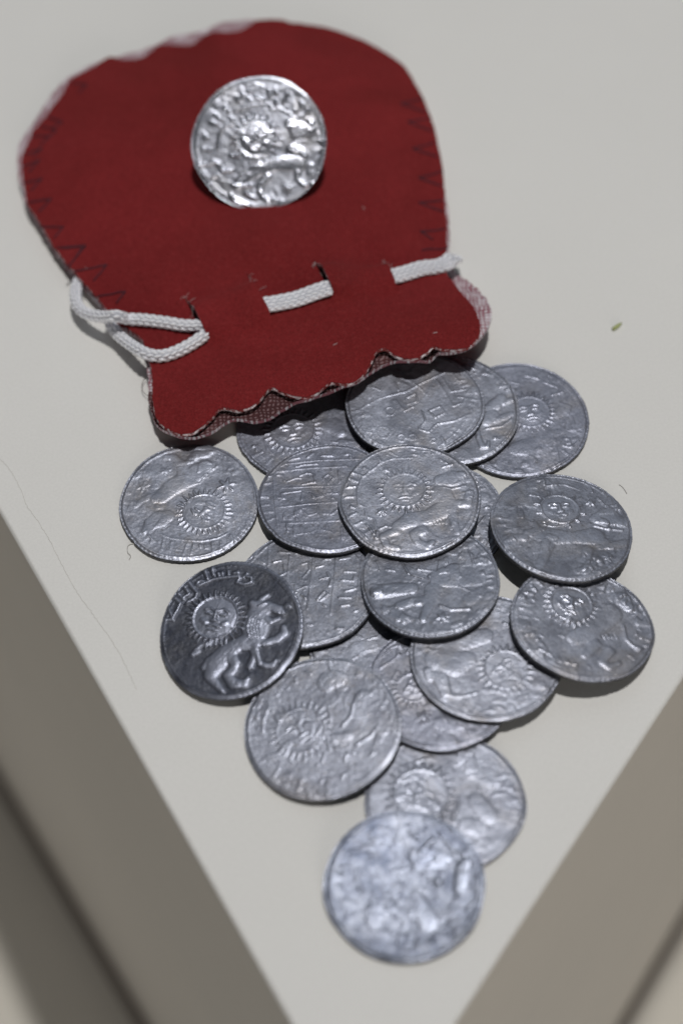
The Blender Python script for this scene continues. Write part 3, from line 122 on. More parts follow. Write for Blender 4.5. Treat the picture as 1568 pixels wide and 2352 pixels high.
class NT:
    def __init__(s, name):
        s.m = bpy.data.materials.new(name); s.m.use_nodes = True
        s.t = s.m.node_tree; s.n = s.t.nodes; s.b = s.n['Principled BSDF']
        s.tc = s.n.new('ShaderNodeTexCoord')
    def link(s, a, b): s.t.links.new(a, b)
    def noise(s, scale, detail=4, rough=.55, vec=None, dist=0):
        n = s.n.new('ShaderNodeTexNoise'); n.inputs['Scale'].default_value = scale
        n.inputs['Detail'].default_value = detail; n.inputs['Roughness'].default_value = rough; n.inputs['Distortion'].default_value = dist
        s.link(vec or s.tc.outputs['Object'], n.inputs['Vector']); return n.outputs['Fac']
    def ramp(s, fac, stops):
        r = s.n.new('ShaderNodeValToRGB'); e = r.color_ramp.elements
        while len(e) < len(stops): e.new(.5)
        for k, (p, c) in enumerate(stops):
            e[k].position = p; e[k].color = (*c, 1) if len(c) == 3 else c
        s.link(fac, r.inputs[0]); return r.outputs[0]
    def mix(s, fac, a, b, mode='MIX'):
        x = s.n.new('ShaderNodeMix'); x.data_type = 'RGBA'; x.blend_type = mode
        for sock, v in ((x.inputs[0], fac), (x.inputs[6], a), (x.inputs[7], b)):
            if hasattr(v, 'is_output'): s.link(v, sock)
            elif isinstance(v, (int, float)): sock.default_value = v
            else: sock.default_value = (*v, 1)
        return x.outputs[2]
    def math(s, op, a, b=0.0):
        x = s.n.new('ShaderNodeMath'); x.operation = op
        for k, v in ((0, a), (1, b)):
            if hasattr(v, 'is_output'): s.link(v, x.inputs[k])
            else: x.inputs[k].default_value = v
        return x.outputs[0]
    def bump(s, h, strength, dist):
        b = s.n.new('ShaderNodeBump'); b.inputs['Strength'].default_value = strength; b.inputs['Distance'].default_value = dist
        s.link(h, b.inputs['Height']); s.link(b.outputs[0], s.b.inputs['Normal']); return b
    def set(s, k, v):
        if hasattr(v, 'is_output'): s.link(v, s.b.inputs[k])
        elif isinstance(v, tuple): s.b.inputs[k].default_value = (*v, 1)
        else: s.b.inputs[k].default_value = v

def vnoise(x, y, seed, cell):
    """smooth value noise in [-1,1], x/y arrays in mm"""
    r = np.random.default_rng(seed); N = 64
    g = r.uniform(-1, 1, (N, N))
    fx, fy = x / cell + 31.3, y / cell + 17.7
    ix, iy = np.floor(fx).astype(int), np.floor(fy).astype(int)
    u, v = fx - ix, fy - iy
    u = u * u * (3 - 2 * u); v = v * v * (3 - 2 * v)
    a = g[ix % N, iy % N]; b = g[(ix + 1) % N, iy % N]; c = g[ix % N, (iy + 1) % N]; d = g[(ix + 1) % N, (iy + 1) % N]
    return (a * (1 - u) + b * u) * (1 - v) + (c * (1 - u) + d * u) * v

# ---------------------------------------------------------------- materials
def mat_plinth_top():
    m = NT('white_paint_top')
    n1 = m.noise(14, 5); n2 = m.noise(160, 4)
    c = m.ramp(n1, [(.3, (.725, .722, .712)), (.7, (.755, .752, .742))])
    c = m.mix(m.math('MULTIPLY', n2, .12), c, (.62, .61, .585))
    c = m.mix(m.math('MULTIPLY', m.ramp(m.noise(2300, 3, .7), [(.35, (1, 1, 1)), (.65, (0, 0, 0))]), .22), c, (.53, .53, .52))
    m.set('Base Color', c); m.set('Roughness', .62); m.set('Specular IOR Level', .25)
    m.bump(m.noise(900, 3), .12, .0002); return m.m
def mat_plinth_side():
    m = NT('painted_board_side')
    n = m.noise(9, 4)
    c = m.ramp(n, [(.3, (.70, .67, .625)), (.7, (.74, .705, .655))])
    m.set('Base Color', c); m.set('Roughness', .7); m.set('Specular IOR Level', .2)
    m.bump(m.noise(500, 3), .1, .0003); return m.m
def mat_floor():
    m = NT('case_floor')
    m.set('Base Color', m.ramp(m.noise(6, 4), [(.3, (.66, .63, .57)), (.7, (.70, .67, .61))])); m.set('Roughness', .7); return m.m

def mat_coin(name, base, dark, brown, rough, metal=1.0, patch=.5, wear=.55, shine=1.55):
    m = NT(name)
    oi = m.n.new('ShaderNodeObjectInfo')
    add = m.n.new('ShaderNodeVectorMath'); add.operation = 'ADD'
    m.link(m.tc.outputs['Object'], add.inputs[0])
    sca = m.n.new('ShaderNodeVectorMath'); sca.operation = 'SCALE'; sca.inputs[0].default_value = (.31, .17, .23)
    m.link(oi.outputs['Random'], sca.inputs['Scale']); m.link(sca.outputs[0], add.inputs[1])
    v = add.outputs[0]
    n1 = m.noise(210, 5, .6, v, .6); n2 = m.noise(900, 5, .65, v); n3 = m.noise(120, 3, .5, v, 1.0)
    c = m.ramp(n1, [(.32, dark), (.62, base)])
    c = m.mix(m.math('MULTIPLY', m.ramp(n3, [(.5, (0, 0, 0)), (.72, (1, 1, 1))]), patch), c, brown)
    c = m.mix(m.math('MULTIPLY', m.ramp(n2, [(.5, (0, 0, 0)), (.68, (1, 1, 1))]), .75), c, dark)
    n4 = m.noise(1900, 3, .6, v)
    c = m.mix(m.math('MULTIPLY', m.ramp(n4, [(.58, (0, 0, 0)), (.7, (1, 1, 1))]), .55), c, tuple(x * .45 for x in brown))
    n5 = m.noise(3900, 2, .7, v)
    c = m.mix(m.math('MULTIPLY', m.ramp(n5, [(.38, (1, 1, 1)), (.52, (0, 0, 0))]), .55), c, tuple(x * .8 for x in dark))
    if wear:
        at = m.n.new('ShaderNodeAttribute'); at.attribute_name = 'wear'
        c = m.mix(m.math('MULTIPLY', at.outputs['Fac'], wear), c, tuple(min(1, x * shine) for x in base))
    m.set('Base Color', c); m.set('Metallic', metal)
    rr = m.math('ADD', m.math('MULTIPLY', n1, .16), rough - .08)
    rr = m.math('ADD', m.math('MULTIPLY', n2, .12), rr)
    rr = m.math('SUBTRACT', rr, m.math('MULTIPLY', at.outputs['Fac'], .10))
    m.set('Roughness', rr)
    m.bump(m.mix(.45, m.noise(2600, 3, .6, v), m.noise(750, 4, .6, v)), .6, .00015)
    return m.m
COIN = {
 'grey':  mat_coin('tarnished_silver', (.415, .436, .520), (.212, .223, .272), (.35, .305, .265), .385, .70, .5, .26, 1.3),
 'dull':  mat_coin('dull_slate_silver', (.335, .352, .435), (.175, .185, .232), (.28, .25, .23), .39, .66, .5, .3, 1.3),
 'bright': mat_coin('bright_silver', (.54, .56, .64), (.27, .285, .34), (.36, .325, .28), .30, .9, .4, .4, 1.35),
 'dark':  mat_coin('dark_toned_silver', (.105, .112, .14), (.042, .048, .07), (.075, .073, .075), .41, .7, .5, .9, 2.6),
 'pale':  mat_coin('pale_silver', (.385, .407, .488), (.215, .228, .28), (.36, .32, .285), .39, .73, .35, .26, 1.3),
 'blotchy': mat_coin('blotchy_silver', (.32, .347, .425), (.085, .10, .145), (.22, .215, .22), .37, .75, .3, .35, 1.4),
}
M_RIM = mat_coin('grimy_shaded_coin_edge', (.16, .165, .18), (.07, .07, .08), (.10, .085, .07), .5, .9)  # edge grime, with shade around the coin also put into the dark colour

def mat_suede():
    m = NT('red_suede')
    n1 = m.noise(60, 4); n2 = m.noise(1500, 3)
    n3 = m.noise(26, 5, .65, None, .8)
    c = m.ramp(n1, [(.3, (.176, .0145, .0172)), (.7, (.216, .0190, .0218))])
    c = m.mix(m.math('MULTIPLY', m.ramp(n3, [(.42, (0, 0, 0)), (.62, (1, 1, 1))]), .5), c, (.125, .0105, .0105))
    c = m.mix(m.math('MULTIPLY', m.ramp(n2, [(.5, (0, 0, 0)), (.8, (1, 1, 1))]), .35), c, (.30, .05, .05))
    c = m.mix(m.math('MULTIPLY', m.ramp(m.noise(3600, 2, .7), [(.38, (1, 1, 1)), (.55, (0, 0, 0))]), .6), c, (.085, .007, .008))
    m.set('Base Color', c); m.set('Roughness', .9); m.set('Specular IOR Level', .1)
    m.set('Sheen Weight', .12); m.b.inputs['Sheen Tint'].default_value = (1, .5, .45, 1); m.set('Sheen Roughness', .5)
    m.bump(m.noise(2400, 4), .5, .0002); return m.m
def mat_edge():
    m = NT('frayed_fabric_edge')
    n = m.noise(1100, 3)
    m.set('Base Color', m.ramp(n, [(.46, (.20, .03, .03)), (.55, (.5, .38, .40)), (.66, (.75, .70, .74))])); m.set('Roughness', .9); return m.m
def mat_weave(name, lo, mid, hi):
    m = NT(name)
    w1 = m.n.new('ShaderNodeTexWave'); w1.inputs['Scale'].default_value = 420; w1.inputs['Distortion'].default_value = 7; w1.inputs['Detail'].default_value = 3; w1.bands_direction = 'X'
    w2 = m.n.new('ShaderNodeTexWave'); w2.inputs['Scale'].default_value = 420; w2.inputs['Distortion'].default_value = 7; w2.inputs['Detail'].default_value = 3; w2.bands_direction = 'Y'
    for w in (w1, w2): m.link(m.tc.outputs['Object'], w.inputs['Vector'])
    f = m.math('MULTIPLY', w1.outputs['Fac'], w2.outputs['Fac'])
    f = m.math('ADD', f, m.math('MULTIPLY', m.math('SUBTRACT', m.noise(300, 4), .5), 1.5))
    m.set('Base Color', m.ramp(f, [(.05, lo), (.28, mid), (.6, hi)])); m.set('Roughness', .9)
    m.bump(f, .8, .0004); return m.m
def mat_cord():
    m = NT('white_braided_cord')
    m.set('Base Color', m.ramp(m.noise(700, 3), [(.3, (.80, .81, .87)), (.7, (.88, .89, .94))])); m.set('Roughness', .38); m.set('Specular IOR Level', .6)
    m.set('Sheen Weight', .2); return m.m
def plain(name, c, r=.7):
    m = NT(name); n = m.noise(800, 2)
    m.set('Base Color', m.mix(n, tuple(x * .85 for x in c), tuple(min(1, x * 1.15) for x in c))); m.set('Roughness', r); return m.m

# ---------------------------------------------------------------- setting
FL = -300.0
obj('floor', [(-4000, -4000, FL), (4000, -4000, FL), (4000, 4000, FL), (-4000, 4000, FL)], [(0, 1, 2, 3)], mat_floor())['kind'] = 'structure'

M_FOOT_SHADE = plain('foot_shade_brown', (.20, .17, .15))
def plinth():
    ct = np.array([.42, -100.86]); cb = np.array([3.0, -101.0])
    lt = np.array([-.481, .877]); rt = np.array([.597, .802]); lb = np.array([-.5285, .849]); rb = np.array([.5885, .8085])
    L = 330.0
    top = [ct, ct + rt * L, ct + lt * L]; bot = [cb, cb + rb * L, cb + lb * L]
    bm = bmesh.new()
    tv = [bm.verts.new((p[0] * MM, p[1] * MM, 0)) for p in top]
    bv = [bm.verts.new((p[0] * MM, p[1] * MM, FL * MM)) for p in bot]
    f = bm.faces.new(tv); f.material_index = 0
    for i in range(3):
        j = (i + 1) % 3
        q = bm.faces.new((tv[i], bv[i], bv[j], tv[j])); q.material_index = 1
    bmesh.ops.recalc_face_normals(bm, faces=bm.faces[:])
    e = [x for x in bm.edges if all(v in tv for v in x.verts)]
    bmesh.ops.bevel(bm, geom=e, offset=.0006, segments=3, affect='EDGES', profile=.5)
    me = bpy.data.meshes.new('display_plinth'); bm.to_mesh(me); bm.free()
    me.materials.append(mat_plinth_top()); me.materials.append(mat_plinth_side())
    o = bpy.data.objects.new('display_plinth', me); COL.objects.link(o)
    tag(o, 'wedge-cornered display plinth with off-white top and taupe sides under the coins', 'plinth')
    # added dark strip for the contact shade line, a little proud of the side faces
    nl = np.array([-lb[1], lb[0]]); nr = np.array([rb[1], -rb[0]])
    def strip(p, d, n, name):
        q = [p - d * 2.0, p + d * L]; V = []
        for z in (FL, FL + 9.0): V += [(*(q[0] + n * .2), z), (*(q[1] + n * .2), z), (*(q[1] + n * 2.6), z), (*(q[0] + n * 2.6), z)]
        obj(name, V, [(4, 5, 6, 7), (3, 2, 6, 7)[::-1], (0, 3, 7, 4), (1, 2, 6, 5)], M_FOOT_SHADE, o, False)
    strip(cb, lb, nl, 'foot_shade_strip'); strip(cb, rb, nr, 'foot_shade_strip')
    return o
PL = plinth()

def ribbon(name, pts, w, z, mat, parent, jitter=0.0, n=60):
    """thin raised strip on a surface: a flattened tube along a polyline (mm)"""
    P = resample(np.array([[p[0], p[1], z] for p in pts]), n)
    if jitter: P[:, :2] += rng.normal(0, jitter, (len(P), 2))
    return tube(name, P, w, mat, parent, sides=5)

def resample(P, n):
    P = np.asarray(P, float)
    # Catmull-Rom then equal arc length
    Q = np.vstack([2 * P[0] - P[1], P, 2 * P[-1] - P[-2]]); out = []
    for i in range(1, len(Q) - 2):
        for t in np.linspace(0, 1, 16, endpoint=False):
            a, b, c, d = Q[i - 1], Q[i], Q[i + 1], Q[i + 2]
            out.append(.5 * (2 * b + (c - a) * t + (2 * a - 5 * b + 4 * c - d) * t ** 2 + (3 * b - a - 3 * c + d) * t ** 3))
    out.append(P[-1]); out = np.array(out)
    s = np.r_[0, np.cumsum(np.linalg.norm(np.diff(out, axis=0), axis=1))]
    u = np.linspace(0, s[-1], n)
    return np.stack([np.interp(u, s, out[:, k]) for k in range(3)], -1)

def frames(P):
    T = np.gradient(P, axis=0); T /= np.linalg.norm(T, axis=1)[:, None] + 1e-12
    U = np.array([0, 0, 1.0]); S = np.cross(T, U)
    ln = np.linalg.norm(S, axis=1)[:, None]; S = np.where(ln > .05, S / (ln + 1e-12), np.array([1., 0, 0]))
    B = np.cross(S, T); return T, S, B

def tube_geo(P, r, sides=5):
    T, S, B = frames(P); r = np.broadcast_to(np.asarray(r, float), (len(P),))
    a = np.linspace(0, 2 * np.pi, sides, endpoint=False)
    V = P[:, None] + r[:, None, None] * (np.cos(a)[None, :, None] * S[:, None] + np.sin(a)[None, :, None] * B[:, None])
    n = len(P); F = []
    for i in range(n - 1):
        for k in range(sides):
            k2 = (k + 1) % sides; F.append((i * sides + k, i * sides + k2, (i + 1) * sides + k2, (i + 1) * sides + k))
    F.append(tuple(range(sides))[::-1]); F.append(tuple((n - 1) * sides + k for k in range(sides)))
    return V.reshape(-1, 3), F
def tube(name, P, r, mat, parent=None, sides=5):
    V, F = tube_geo(P, r, sides); return obj(name, V, F, mat, parent)

M_CRACK = plain('hairline_crack_grey', (.50, .485, .455))
M_FIB = plain('grey_fibre', (.45, .44, .42)); M_DARKF = plain('dark_fibre', (.16, .14, .13)); M_REDF = plain('red_thread', (.32, .02, .02))
ribbon('hairline_crack', MISC['crack'], .034, .02, M_CRACK, PL, .05, 150)

# ---------------------------------------------------------------- coins
def seg_d(X, Y, p, q):
    px, py = p[0], p[1]; dx, dy = q[0] - px, q[1] - py
    L = dx * dx + dy * dy + 1e-9
    t = np.clip(((X - px) * dx + (Y - py) * dy) / L, 0, 1)
    return np.hypot(X - px - t * dx, Y - py - t * dy), t

def relief(prims, X, Y, sw=1.0):
    H = np.zeros_like(X)
    def put(mask, val): H[mask] = np.maximum(H[mask], val)
    def chain(pts, h, r=None):
        for a, b in zip(pts[:-1], pts[1:]):
            ra, rb = (r, r) if r is not None else (a[2], b[2])
            R = max(ra, rb) * 1.02
            mk = (X > min(a[0], b[0]) - R) & (X < max(a[0], b[0]) + R) & (Y > min(a[1], b[1]) - R) & (Y < max(a[1], b[1]) + R)
            if not mk.any(): continue
            d, t = seg_d(X[mk], Y[mk], a, b); rr = ra + (rb - ra) * t
            k = np.clip(1 - (d / rr) ** 2, 0, 1)
            prof = k ** .38 if r is None else k ** .6
            put(mk, h * prof)
    for p in prims:
        if p[0] == 's': chain(p[3], p[1] * .78 * sw, p[2] * .52 * sw)
        elif p[0] == 'c': chain(p[2], p[1] * .6)
        elif p[0] == 'star':
            _, x, y, r = p
            for k in range(6):
                a = k * math.pi / 3 + .3; chain([(x, y, r * .3), (x + r * math.cos(a), y + r * math.sin(a), r * .12)], .22)
        elif p[0] == 'sun':
            _, x, y, R, rot, nr, h = p
            d = np.hypot(X - x, Y - y)
            mk = d < R
            put(mk, h * .7 * np.clip(1 - (d[mk] / R) ** 2, 0, 1) ** .22)
            rg = np.exp(-((d - R) / .22) ** 2) * h * .9; H[:] = np.maximum(H, rg)
            c0, s0 = math.cos(math.radians(rot)), math.sin(math.radians(rot))
            loc = lambda u, v: (x + R * (u * c0 - v * s0), y + R * (u * s0 + v * c0))
            face = np.zeros_like(X)
            def fs(pts, w, hh):
                for a, b in zip(pts[:-1], pts[1:]):
                    dd, _ = seg_d(X, Y, loc(*a), loc(*b)); np.maximum(face, hh * np.clip(1 - (dd / w) ** 2, 0, 1), out=face)
            fs([(0, .28), (0, -.15)], .42, .17); fs([(-.1, -.2), (.1, -.2)], .34, .16)
            fs([(-.52, .3), (-.3, .4), (-.1, .28)], .24, .13); fs([(.52, .3), (.3, .4), (.1, .28)], .24, .13)
            fs([(-.42, .14), (-.2, .12)], .26, .13); fs([(.42, .14), (.2, .12)], .26, .13)
            fs([(-.26, -.46), (0, -.4), (.26, -.46)], .24, .13); fs([(-.15, -.62), (.15, -.62)], .22, .08)
            fs([(-.55, -.2), (-.4, -.3)], .5, .06); fs([(.55, -.2), (.4, -.3)], .5, .06)
            H[mk] += face[mk] * (h / .24)
            for k in range(nr):
                a = 2 * math.pi * (k + .5) / nr; rr = R * (1.36 if k % 2 else 1.28)
                chain([(x + R * 1.1 * math.cos(a), y + R * 1.1 * math.sin(a), .24), (x + rr * math.cos(a), y + rr * math.sin(a), .12)], h * .8)
    return H

T_BODY = 1.0
def make_coin(key, name, label, mat, group, seed, amp=1.0, rim=.07, bead=.09, wearlow=.35, warp=.02, clutter=.055, dome=None, sw=1.0):
    C = COINS[key]; rx, ry = C['rx'], C['ry']
    NR, NA = 74, 300
    th = np.linspace(0, 2 * np.pi, NA, endpoint=False)
    rs = np.random.default_rng(seed)
    out = np.ones(NA)
    for k in range(2, 9): out += rs.normal(0, .008 / (k ** .6)) * np.cos(k * th + rs.uniform(0, 6.28))
    out += rs.normal(0, .0018, NA)
    for _ in range(rs.integers(1, 4)):                       # small nicks in the flan
        a = rs.uniform(0, 6.28); out -= rs.uniform(.004, .012) * np.exp(-(((th - a + np.pi) % (2 * np.pi) - np.pi) / rs.uniform(.02, .06)) ** 2)
    rho = 1 - (1 - np.linspace(0, 1, NR)) ** 1.25
    Rm = rho[:, None] * out[None]
    X = Rm * np.cos(th) * rx; Y = Rm * np.sin(th) * ry
    H = relief(C['d'], X, Y, sw)
    wl = np.clip(.8 + wearlow * 1.6 * vnoise(X, Y, seed + 5, 5.5), .25, 1.1)   # patchy strike
    if key not in 'AK': amp *= .84; clutter *= .85
    H = H * amp * wl
    H0 = H.copy()
    R0 = np.broadcast_to(rho[:, None], X.shape)
    TH = np.broadcast_to(th[None], X.shape)
    off = .02 * np.cos(TH - seed)                            # struck a little off centre
    rr = R0 + off
    nb = 96
    H = np.maximum(H, bead * amp * np.exp(-((rr - .935) / .012) ** 2) * (.35 + .65 * (.5 + .5 * np.cos(nb * TH)) ** 1.5) * np.clip(.6 + vnoise(X, Y, seed + 9, 6), 0, 1))
    H += rim * np.exp(-((R0 - .955) / .016) ** 2) * np.clip(.7 + .8 * vnoise(X, Y, seed + 3, 4.0), .1, 1.2)
    H += .009 * vnoise(X, Y, seed + 1, 1.1) + .016 * vnoise(X, Y, seed + 2, 3.2) + warp * vnoise(X, Y, seed + 4, 8.0) + .010 * vnoise(X, Y, seed + 6, .45)
    sst = lambda t: np.clip(t, 0, 1) ** 2 * (3 - 2 * np.clip(t, 0, 1))
    wx, wy = X + .5 * vnoise(X, Y, seed + 21, 1.5), Y + .5 * vnoise(X, Y, seed + 22, 1.5)
    n = vnoise(wx, wy, seed + 20, 1.5) + .55 * vnoise(wx, wy, seed + 24, .75)
    H += clutter * sst((n - .18) / .16) * np.clip(.45 + vnoise(X, Y, seed + 23, 4.5), 0, 1)          # flattened remains of the die
    rmm = R0 * rx
    n2 = vnoise(TH * 10.5 + .25 * vnoise(X, Y, seed + 27, 1.0), rmm * .42, seed + 26, .62) + .4 * vnoise(X, Y, seed + 28, .6)
    band = sst((rr - .70) / .06) * sst((.93 - rr) / .03)
    H += clutter * 1.2 * band * sst((n2 - .12) / .2) * np.clip(.35 + vnoise(X, Y, seed + 29, 6.0), 0, 1)   # rubbed-out legend
    H += .012 * vnoise(X, Y, seed + 30, .3) * np.clip(.3 + vnoise(X, Y, seed + 31, 3.0), 0, 1)
    if dome is None: dome = rs.uniform(-.12, .16)
    H += dome * (1 - R0 ** 2) - max(dome, 0) * .6
    ser = .55 + .45 * np.cos(84 * TH + 2 * vnoise(X, Y, seed + 33, 3.0))
    H -= sst((R0 - .94) / .06) * (.13 + .13 * ser) * np.clip(.75 + .6 * vnoise(X, Y, seed + 34, 7.0), .2, 1.2)   # rounded, serrated lip
    fade = np.clip((1 - R0) / .018, 0, 1)
    Ht = H * (fade * .75 + .25) - .10 * (1 - fade) ** 2
    z = T_BODY - .12 + Ht
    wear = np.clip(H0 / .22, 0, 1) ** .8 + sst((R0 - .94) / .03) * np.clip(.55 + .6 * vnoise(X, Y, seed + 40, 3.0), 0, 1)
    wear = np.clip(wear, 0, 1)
    V = [np.stack([X[1:].ravel(), Y[1:].ravel(), z[1:].ravel()], -1)]
    n = (NR - 1) * NA
    ex, ey = X[-1], Y[-1]
    for sc_, zz in ((1.006, .82), (1.010, .55), (1.006, .22), (.985, .0)):
        V.append(np.stack([ex * sc_, ey * sc_, np.full(NA, zz) + (0 if zz == 0 else rs.normal(0, .015, NA))], -1))
    V.append(np.array([[0, 0, z[0].mean()], [0, 0, 0]]))
    V = np.vstack(V)
    k = np.arange(NA); k2 = (k + 1) % NA
    F = []
    nrow = NR - 1 + 4
    for i in range(nrow - 1):
        F.append(np.stack([i * NA + k, (i + 1) * NA + k, (i + 1) * NA + k2, i * NA + k2], -1))
    F = np.vstack(F).tolist()
    ct = nrow * NA
    F += [(ct, int(a), int(b)) for a, b in zip(k, k2)]
    F += [(ct + 1, int((nrow - 1) * NA + b), int((nrow - 1) * NA + a)) for a, b in zip(k, k2)]
    fm = np.zeros(len(F), dtype=np.int32); fm[(NR - 1) * NA:(nrow - 1) * NA] = 1; fm[-NA:] = 1
    o = obj(name, V, F, [mat, M_RIM], fmat=fm)
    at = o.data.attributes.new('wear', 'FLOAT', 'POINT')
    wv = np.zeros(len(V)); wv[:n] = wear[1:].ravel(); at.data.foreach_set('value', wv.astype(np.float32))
    gx, gy = C['g']
    nrm = Vector((-gx, -gy, 1)).normalized(); ax = Vector((1, 0, gx)).normalized(); ay = nrm.cross(ax)
    M = Matrix(((ax.x, ay.x, nrm.x, 0), (ax.y, ay.y, nrm.y, 0), (ax.z, ay.z, nrm.z, 0), (0, 0, 0, 1)))
    M.translation = (Vector(C['c']) - nrm * 1.12) * MM
    o.matrix_world = M
    tag(o, label, 'coin', group)
    return o

GRP = 'silver coins spilling from the pouch'
SPEC = [
 ('R', 'pale sun-faced coin half covered by the lowest coin', 'pale', dict(wearlow=.5)),
 ('P1', 'pale coin mostly covered, a plain patch showing right of the dark lion coin', 'pale', {}),
 ('P2', 'darker coin with a star sticking out under the lower middle coins', 'dull', {}),
 ('O', 'worn coin under the coin by the right edge, sun face towards its right side', 'grey', dict(wearlow=.45)),
 ('B', 'dull slate coin at the far right of the top row beside the pouch mouth', 'dull', dict(amp=1.0, clutter=.08)),
 ('J', 'coin showing only a narrow sliver right of the central sun-and-lion coin', 'grey', {}),
 ('C', 'coin showing only a crescent of bold lettering left of the far right slate coin', 'grey', dict(amp=1.25)),
 ('E', 'coin with a sun face tucked under the scalloped mouth at left', 'dull', {}),
 ('D', 'lettered coin directly under the pouch mouth, topmost of the upper three on the right', 'grey', {}),
 ('N', 'sun-and-lion coin farthest to the right, leaning over its left neighbour', 'grey', dict(wearlow=.25, amp=1.3, clutter=.12)),
 ('L', 'coin with vertical lines of lettering right of the dark lion coin', 'grey', {}),
 ('M', 'coin with a worn lion and bright beaded front rim below the central coin', 'pale', dict(amp=1.35, clutter=.09)),
 ('G', 'coin with horizontal lines of lettering, left of the central coin', 'dull', {}),
 ('H', 'central sun-and-lion coin lying on top of the heap', 'grey', dict(amp=.95)),
 ('I', 'coin with a frowning round sun face on the right', 'grey', dict(amp=1.3, clutter=.13)),
 ('Q', 'worn coin below the dark lion coin, sun face at its left', 'pale', dict(wearlow=.5)),
 ('K', 'dark toned coin with crisp lion, sun and lettering on the left', 'dark', dict(amp=1.35, wearlow=.08, clutter=.025, sw=1.3, dome=.0)),
 ('F', 'coin lying alone at left below the pouch corner, its sun and lion upside down', 'grey', {}),
 ('S', 'blurred bright coin nearest the plinth corner, lowest of the heap', 'blotchy', dict(amp=1.3, wearlow=.5, warp=.05, clutter=.08, dome=-.5)),
]
for i, (k, lab, mt, kw) in enumerate(SPEC):
    make_coin(k, 'silver_coin', lab, COIN[mt], GRP, 100 + i * 13, **kw)
make_coin('A', 'silver_coin', 'bright sun-and-lion coin standing tilted on the front of the red pouch', COIN['bright'], None, 777, amp=1.4, rim=.12, bead=.14, wearlow=.15, sw=1.2, dome=.1)

# ---------------------------------------------------------------- pouch
M_SUEDE, M_EDGE, M_WEAVE, M_CORD = mat_suede(), mat_edge(), mat_weave('shaded_maroon_lining', (.05, .012, .014), (.085, .025, .027), (.24, .15, .16)), mat_cord()  # maroon weave darkened: shade under the front panel is in its colour
M_WHITEW = mat_weave('white_woven_lining', (.30, .12, .15), (.60, .50, .55), (.78, .74, .80))
pouch = bpy.data.objects.new('coin_pouch', None); COL.objects.link(pouch)
pouch.empty_display_size = .01
tag(pouch, 'red suede drawstring pouch with scalloped mouth lying above the coins', 'pouch')

def densify(P, step):
    P = np.asarray(P, float); out = []
    for a, b in zip(P, np.roll(P, -1, 0)):
        n = max(1, int(np.ceil(np.linalg.norm(b - a) / step)))
        for t in np.arange(n) / n: out.append(a + (b - a) * t)
    return np.array(out)
def smooth_loop(P, step):
    P = np.asarray(P, float); n = len(P); out = []
    for i in range(n):
        a, b, c, d = P[i - 1], P[i], P[(i + 1) % n], P[(i + 2) % n]
        k = max(2, int(np.linalg.norm(c - b) / step))
        for t in np.arange(k) / k:
            out.append(.5 * (2 * b + (c - a) * t + (2 * a - 5 * b + 4 * c - d) * t ** 2 + (3 * b - a - 3 * c + d) * t ** 3))
    return np.array(out)
def inside(pts, poly):
    x, y = pts[:, 0][:, None], pts[:, 1][:, None]
    x1, y1 = poly[:, 0], poly[:, 1]; x2, y2 = np.roll(x1, -1), np.roll(y1, -1)
    c = ((y1 > y) != (y2 > y)) & (x < (x2 - x1) * (y - y1) / (y2 - y1 + 1e-12) + x1)
    return c.sum(1) % 2 == 1
def edge_dist(pts, poly):
    a = poly[:, :2]; b = np.roll(a, -1, 0); D = np.full(len(pts), 1e9)
    for p, q in zip(a, b): D = np.minimum(D, seg_d(pts[:, 0], pts[:, 1], p, q)[0])
    return D

FRONT = smooth_loop(POUCH['front'], .7)
FRONT[:, :2] += rng.normal(0, .045, (len(FRONT), 2))
BACK = smooth_loop(POUCH['back'], 1.0)
BACK[:, :2] += rng.normal(0, .06, (len(BACK), 2))
MOUTH_A, MOUTH_B = np.array([-26.7, 12.8]), np.array([25.0, 33.2])
MOUTH_N = np.array([-(MOUTH_B - MOUTH_A)[1], (MOUTH_B - MOUTH_A)[0]]) / np.hypot(*(MOUTH_B - MOUTH_A))
def sstep(t): t = np.clip(t, 0, 1); return t * t * (3 - 2 * t)
def surf(pts, poly, dome):
    pts = np.asarray(pts, float)[:, :2]
    d2 = ((pts[:, None] - poly[None, ::3, :2]) ** 2).sum(-1) + .05
    w = 1 / d2 ** 1.6
    z = (w * poly[None, ::3, 2]).sum(1) / w.sum(1)
    d = edge_dist(pts, poly)
    # signed distance behind the mouth line: the mouth itself lies flat
    t = MOUTH_B - MOUTH_A; n = np.array([-t[1], t[0]]) / np.hypot(*t)
    s = (pts - MOUTH_A) @ n
    k = np.clip((s - 4) / 34, 0, 1); k = k * k * (3 - 2 * k)
    z = z + dome * k * (1 - np.exp(-(d / 13.0) ** 1.3))
    # gathers at the drawstring and soft unevenness
    u = (pts - MOUTH_A) @ (t / np.hypot(*t))
    g = np.exp(-((s - 22) / 9.0) ** 2)
    z = z + np.clip(d / 4, 0, 1) * (.5 * g * np.sin(u / 52 * 2 * np.pi * 3.0 + .8) + .35 * vnoise(pts[:, 0], pts[:, 1], 41, 13.0) * (dome > .5))
    if dome > 1:                                             # cloth rides over the cord where it goes under
        for (p, q, side) in FLAPS:
            tt = q - p; L = np.hypot(*tt); tt = tt / L; nn = np.array([-tt[1], tt[0]]) * side
            al = ((pts - p) @ tt) / L; ac = (pts - p) @ nn
            bell = sstep((al - .15) / .3) * sstep((1.25 - al) / .2)
            z = z + np.where(ac > 0, FLAP_H * bell * np.exp(-(ac / 4.5) ** 2), -.13 * FLAP_H * bell * np.exp(-(ac / 2.0) ** 2))
    return z
FLAP_H = 2.1
FLAPS = [(np.array(p[:2]), np.array(q[:2]), sd) for (p, q), sd in zip(MISC['slits'], (1, -1, 1, -1))]
fz = lambda pts: surf(pts, FRONT, 3.4)

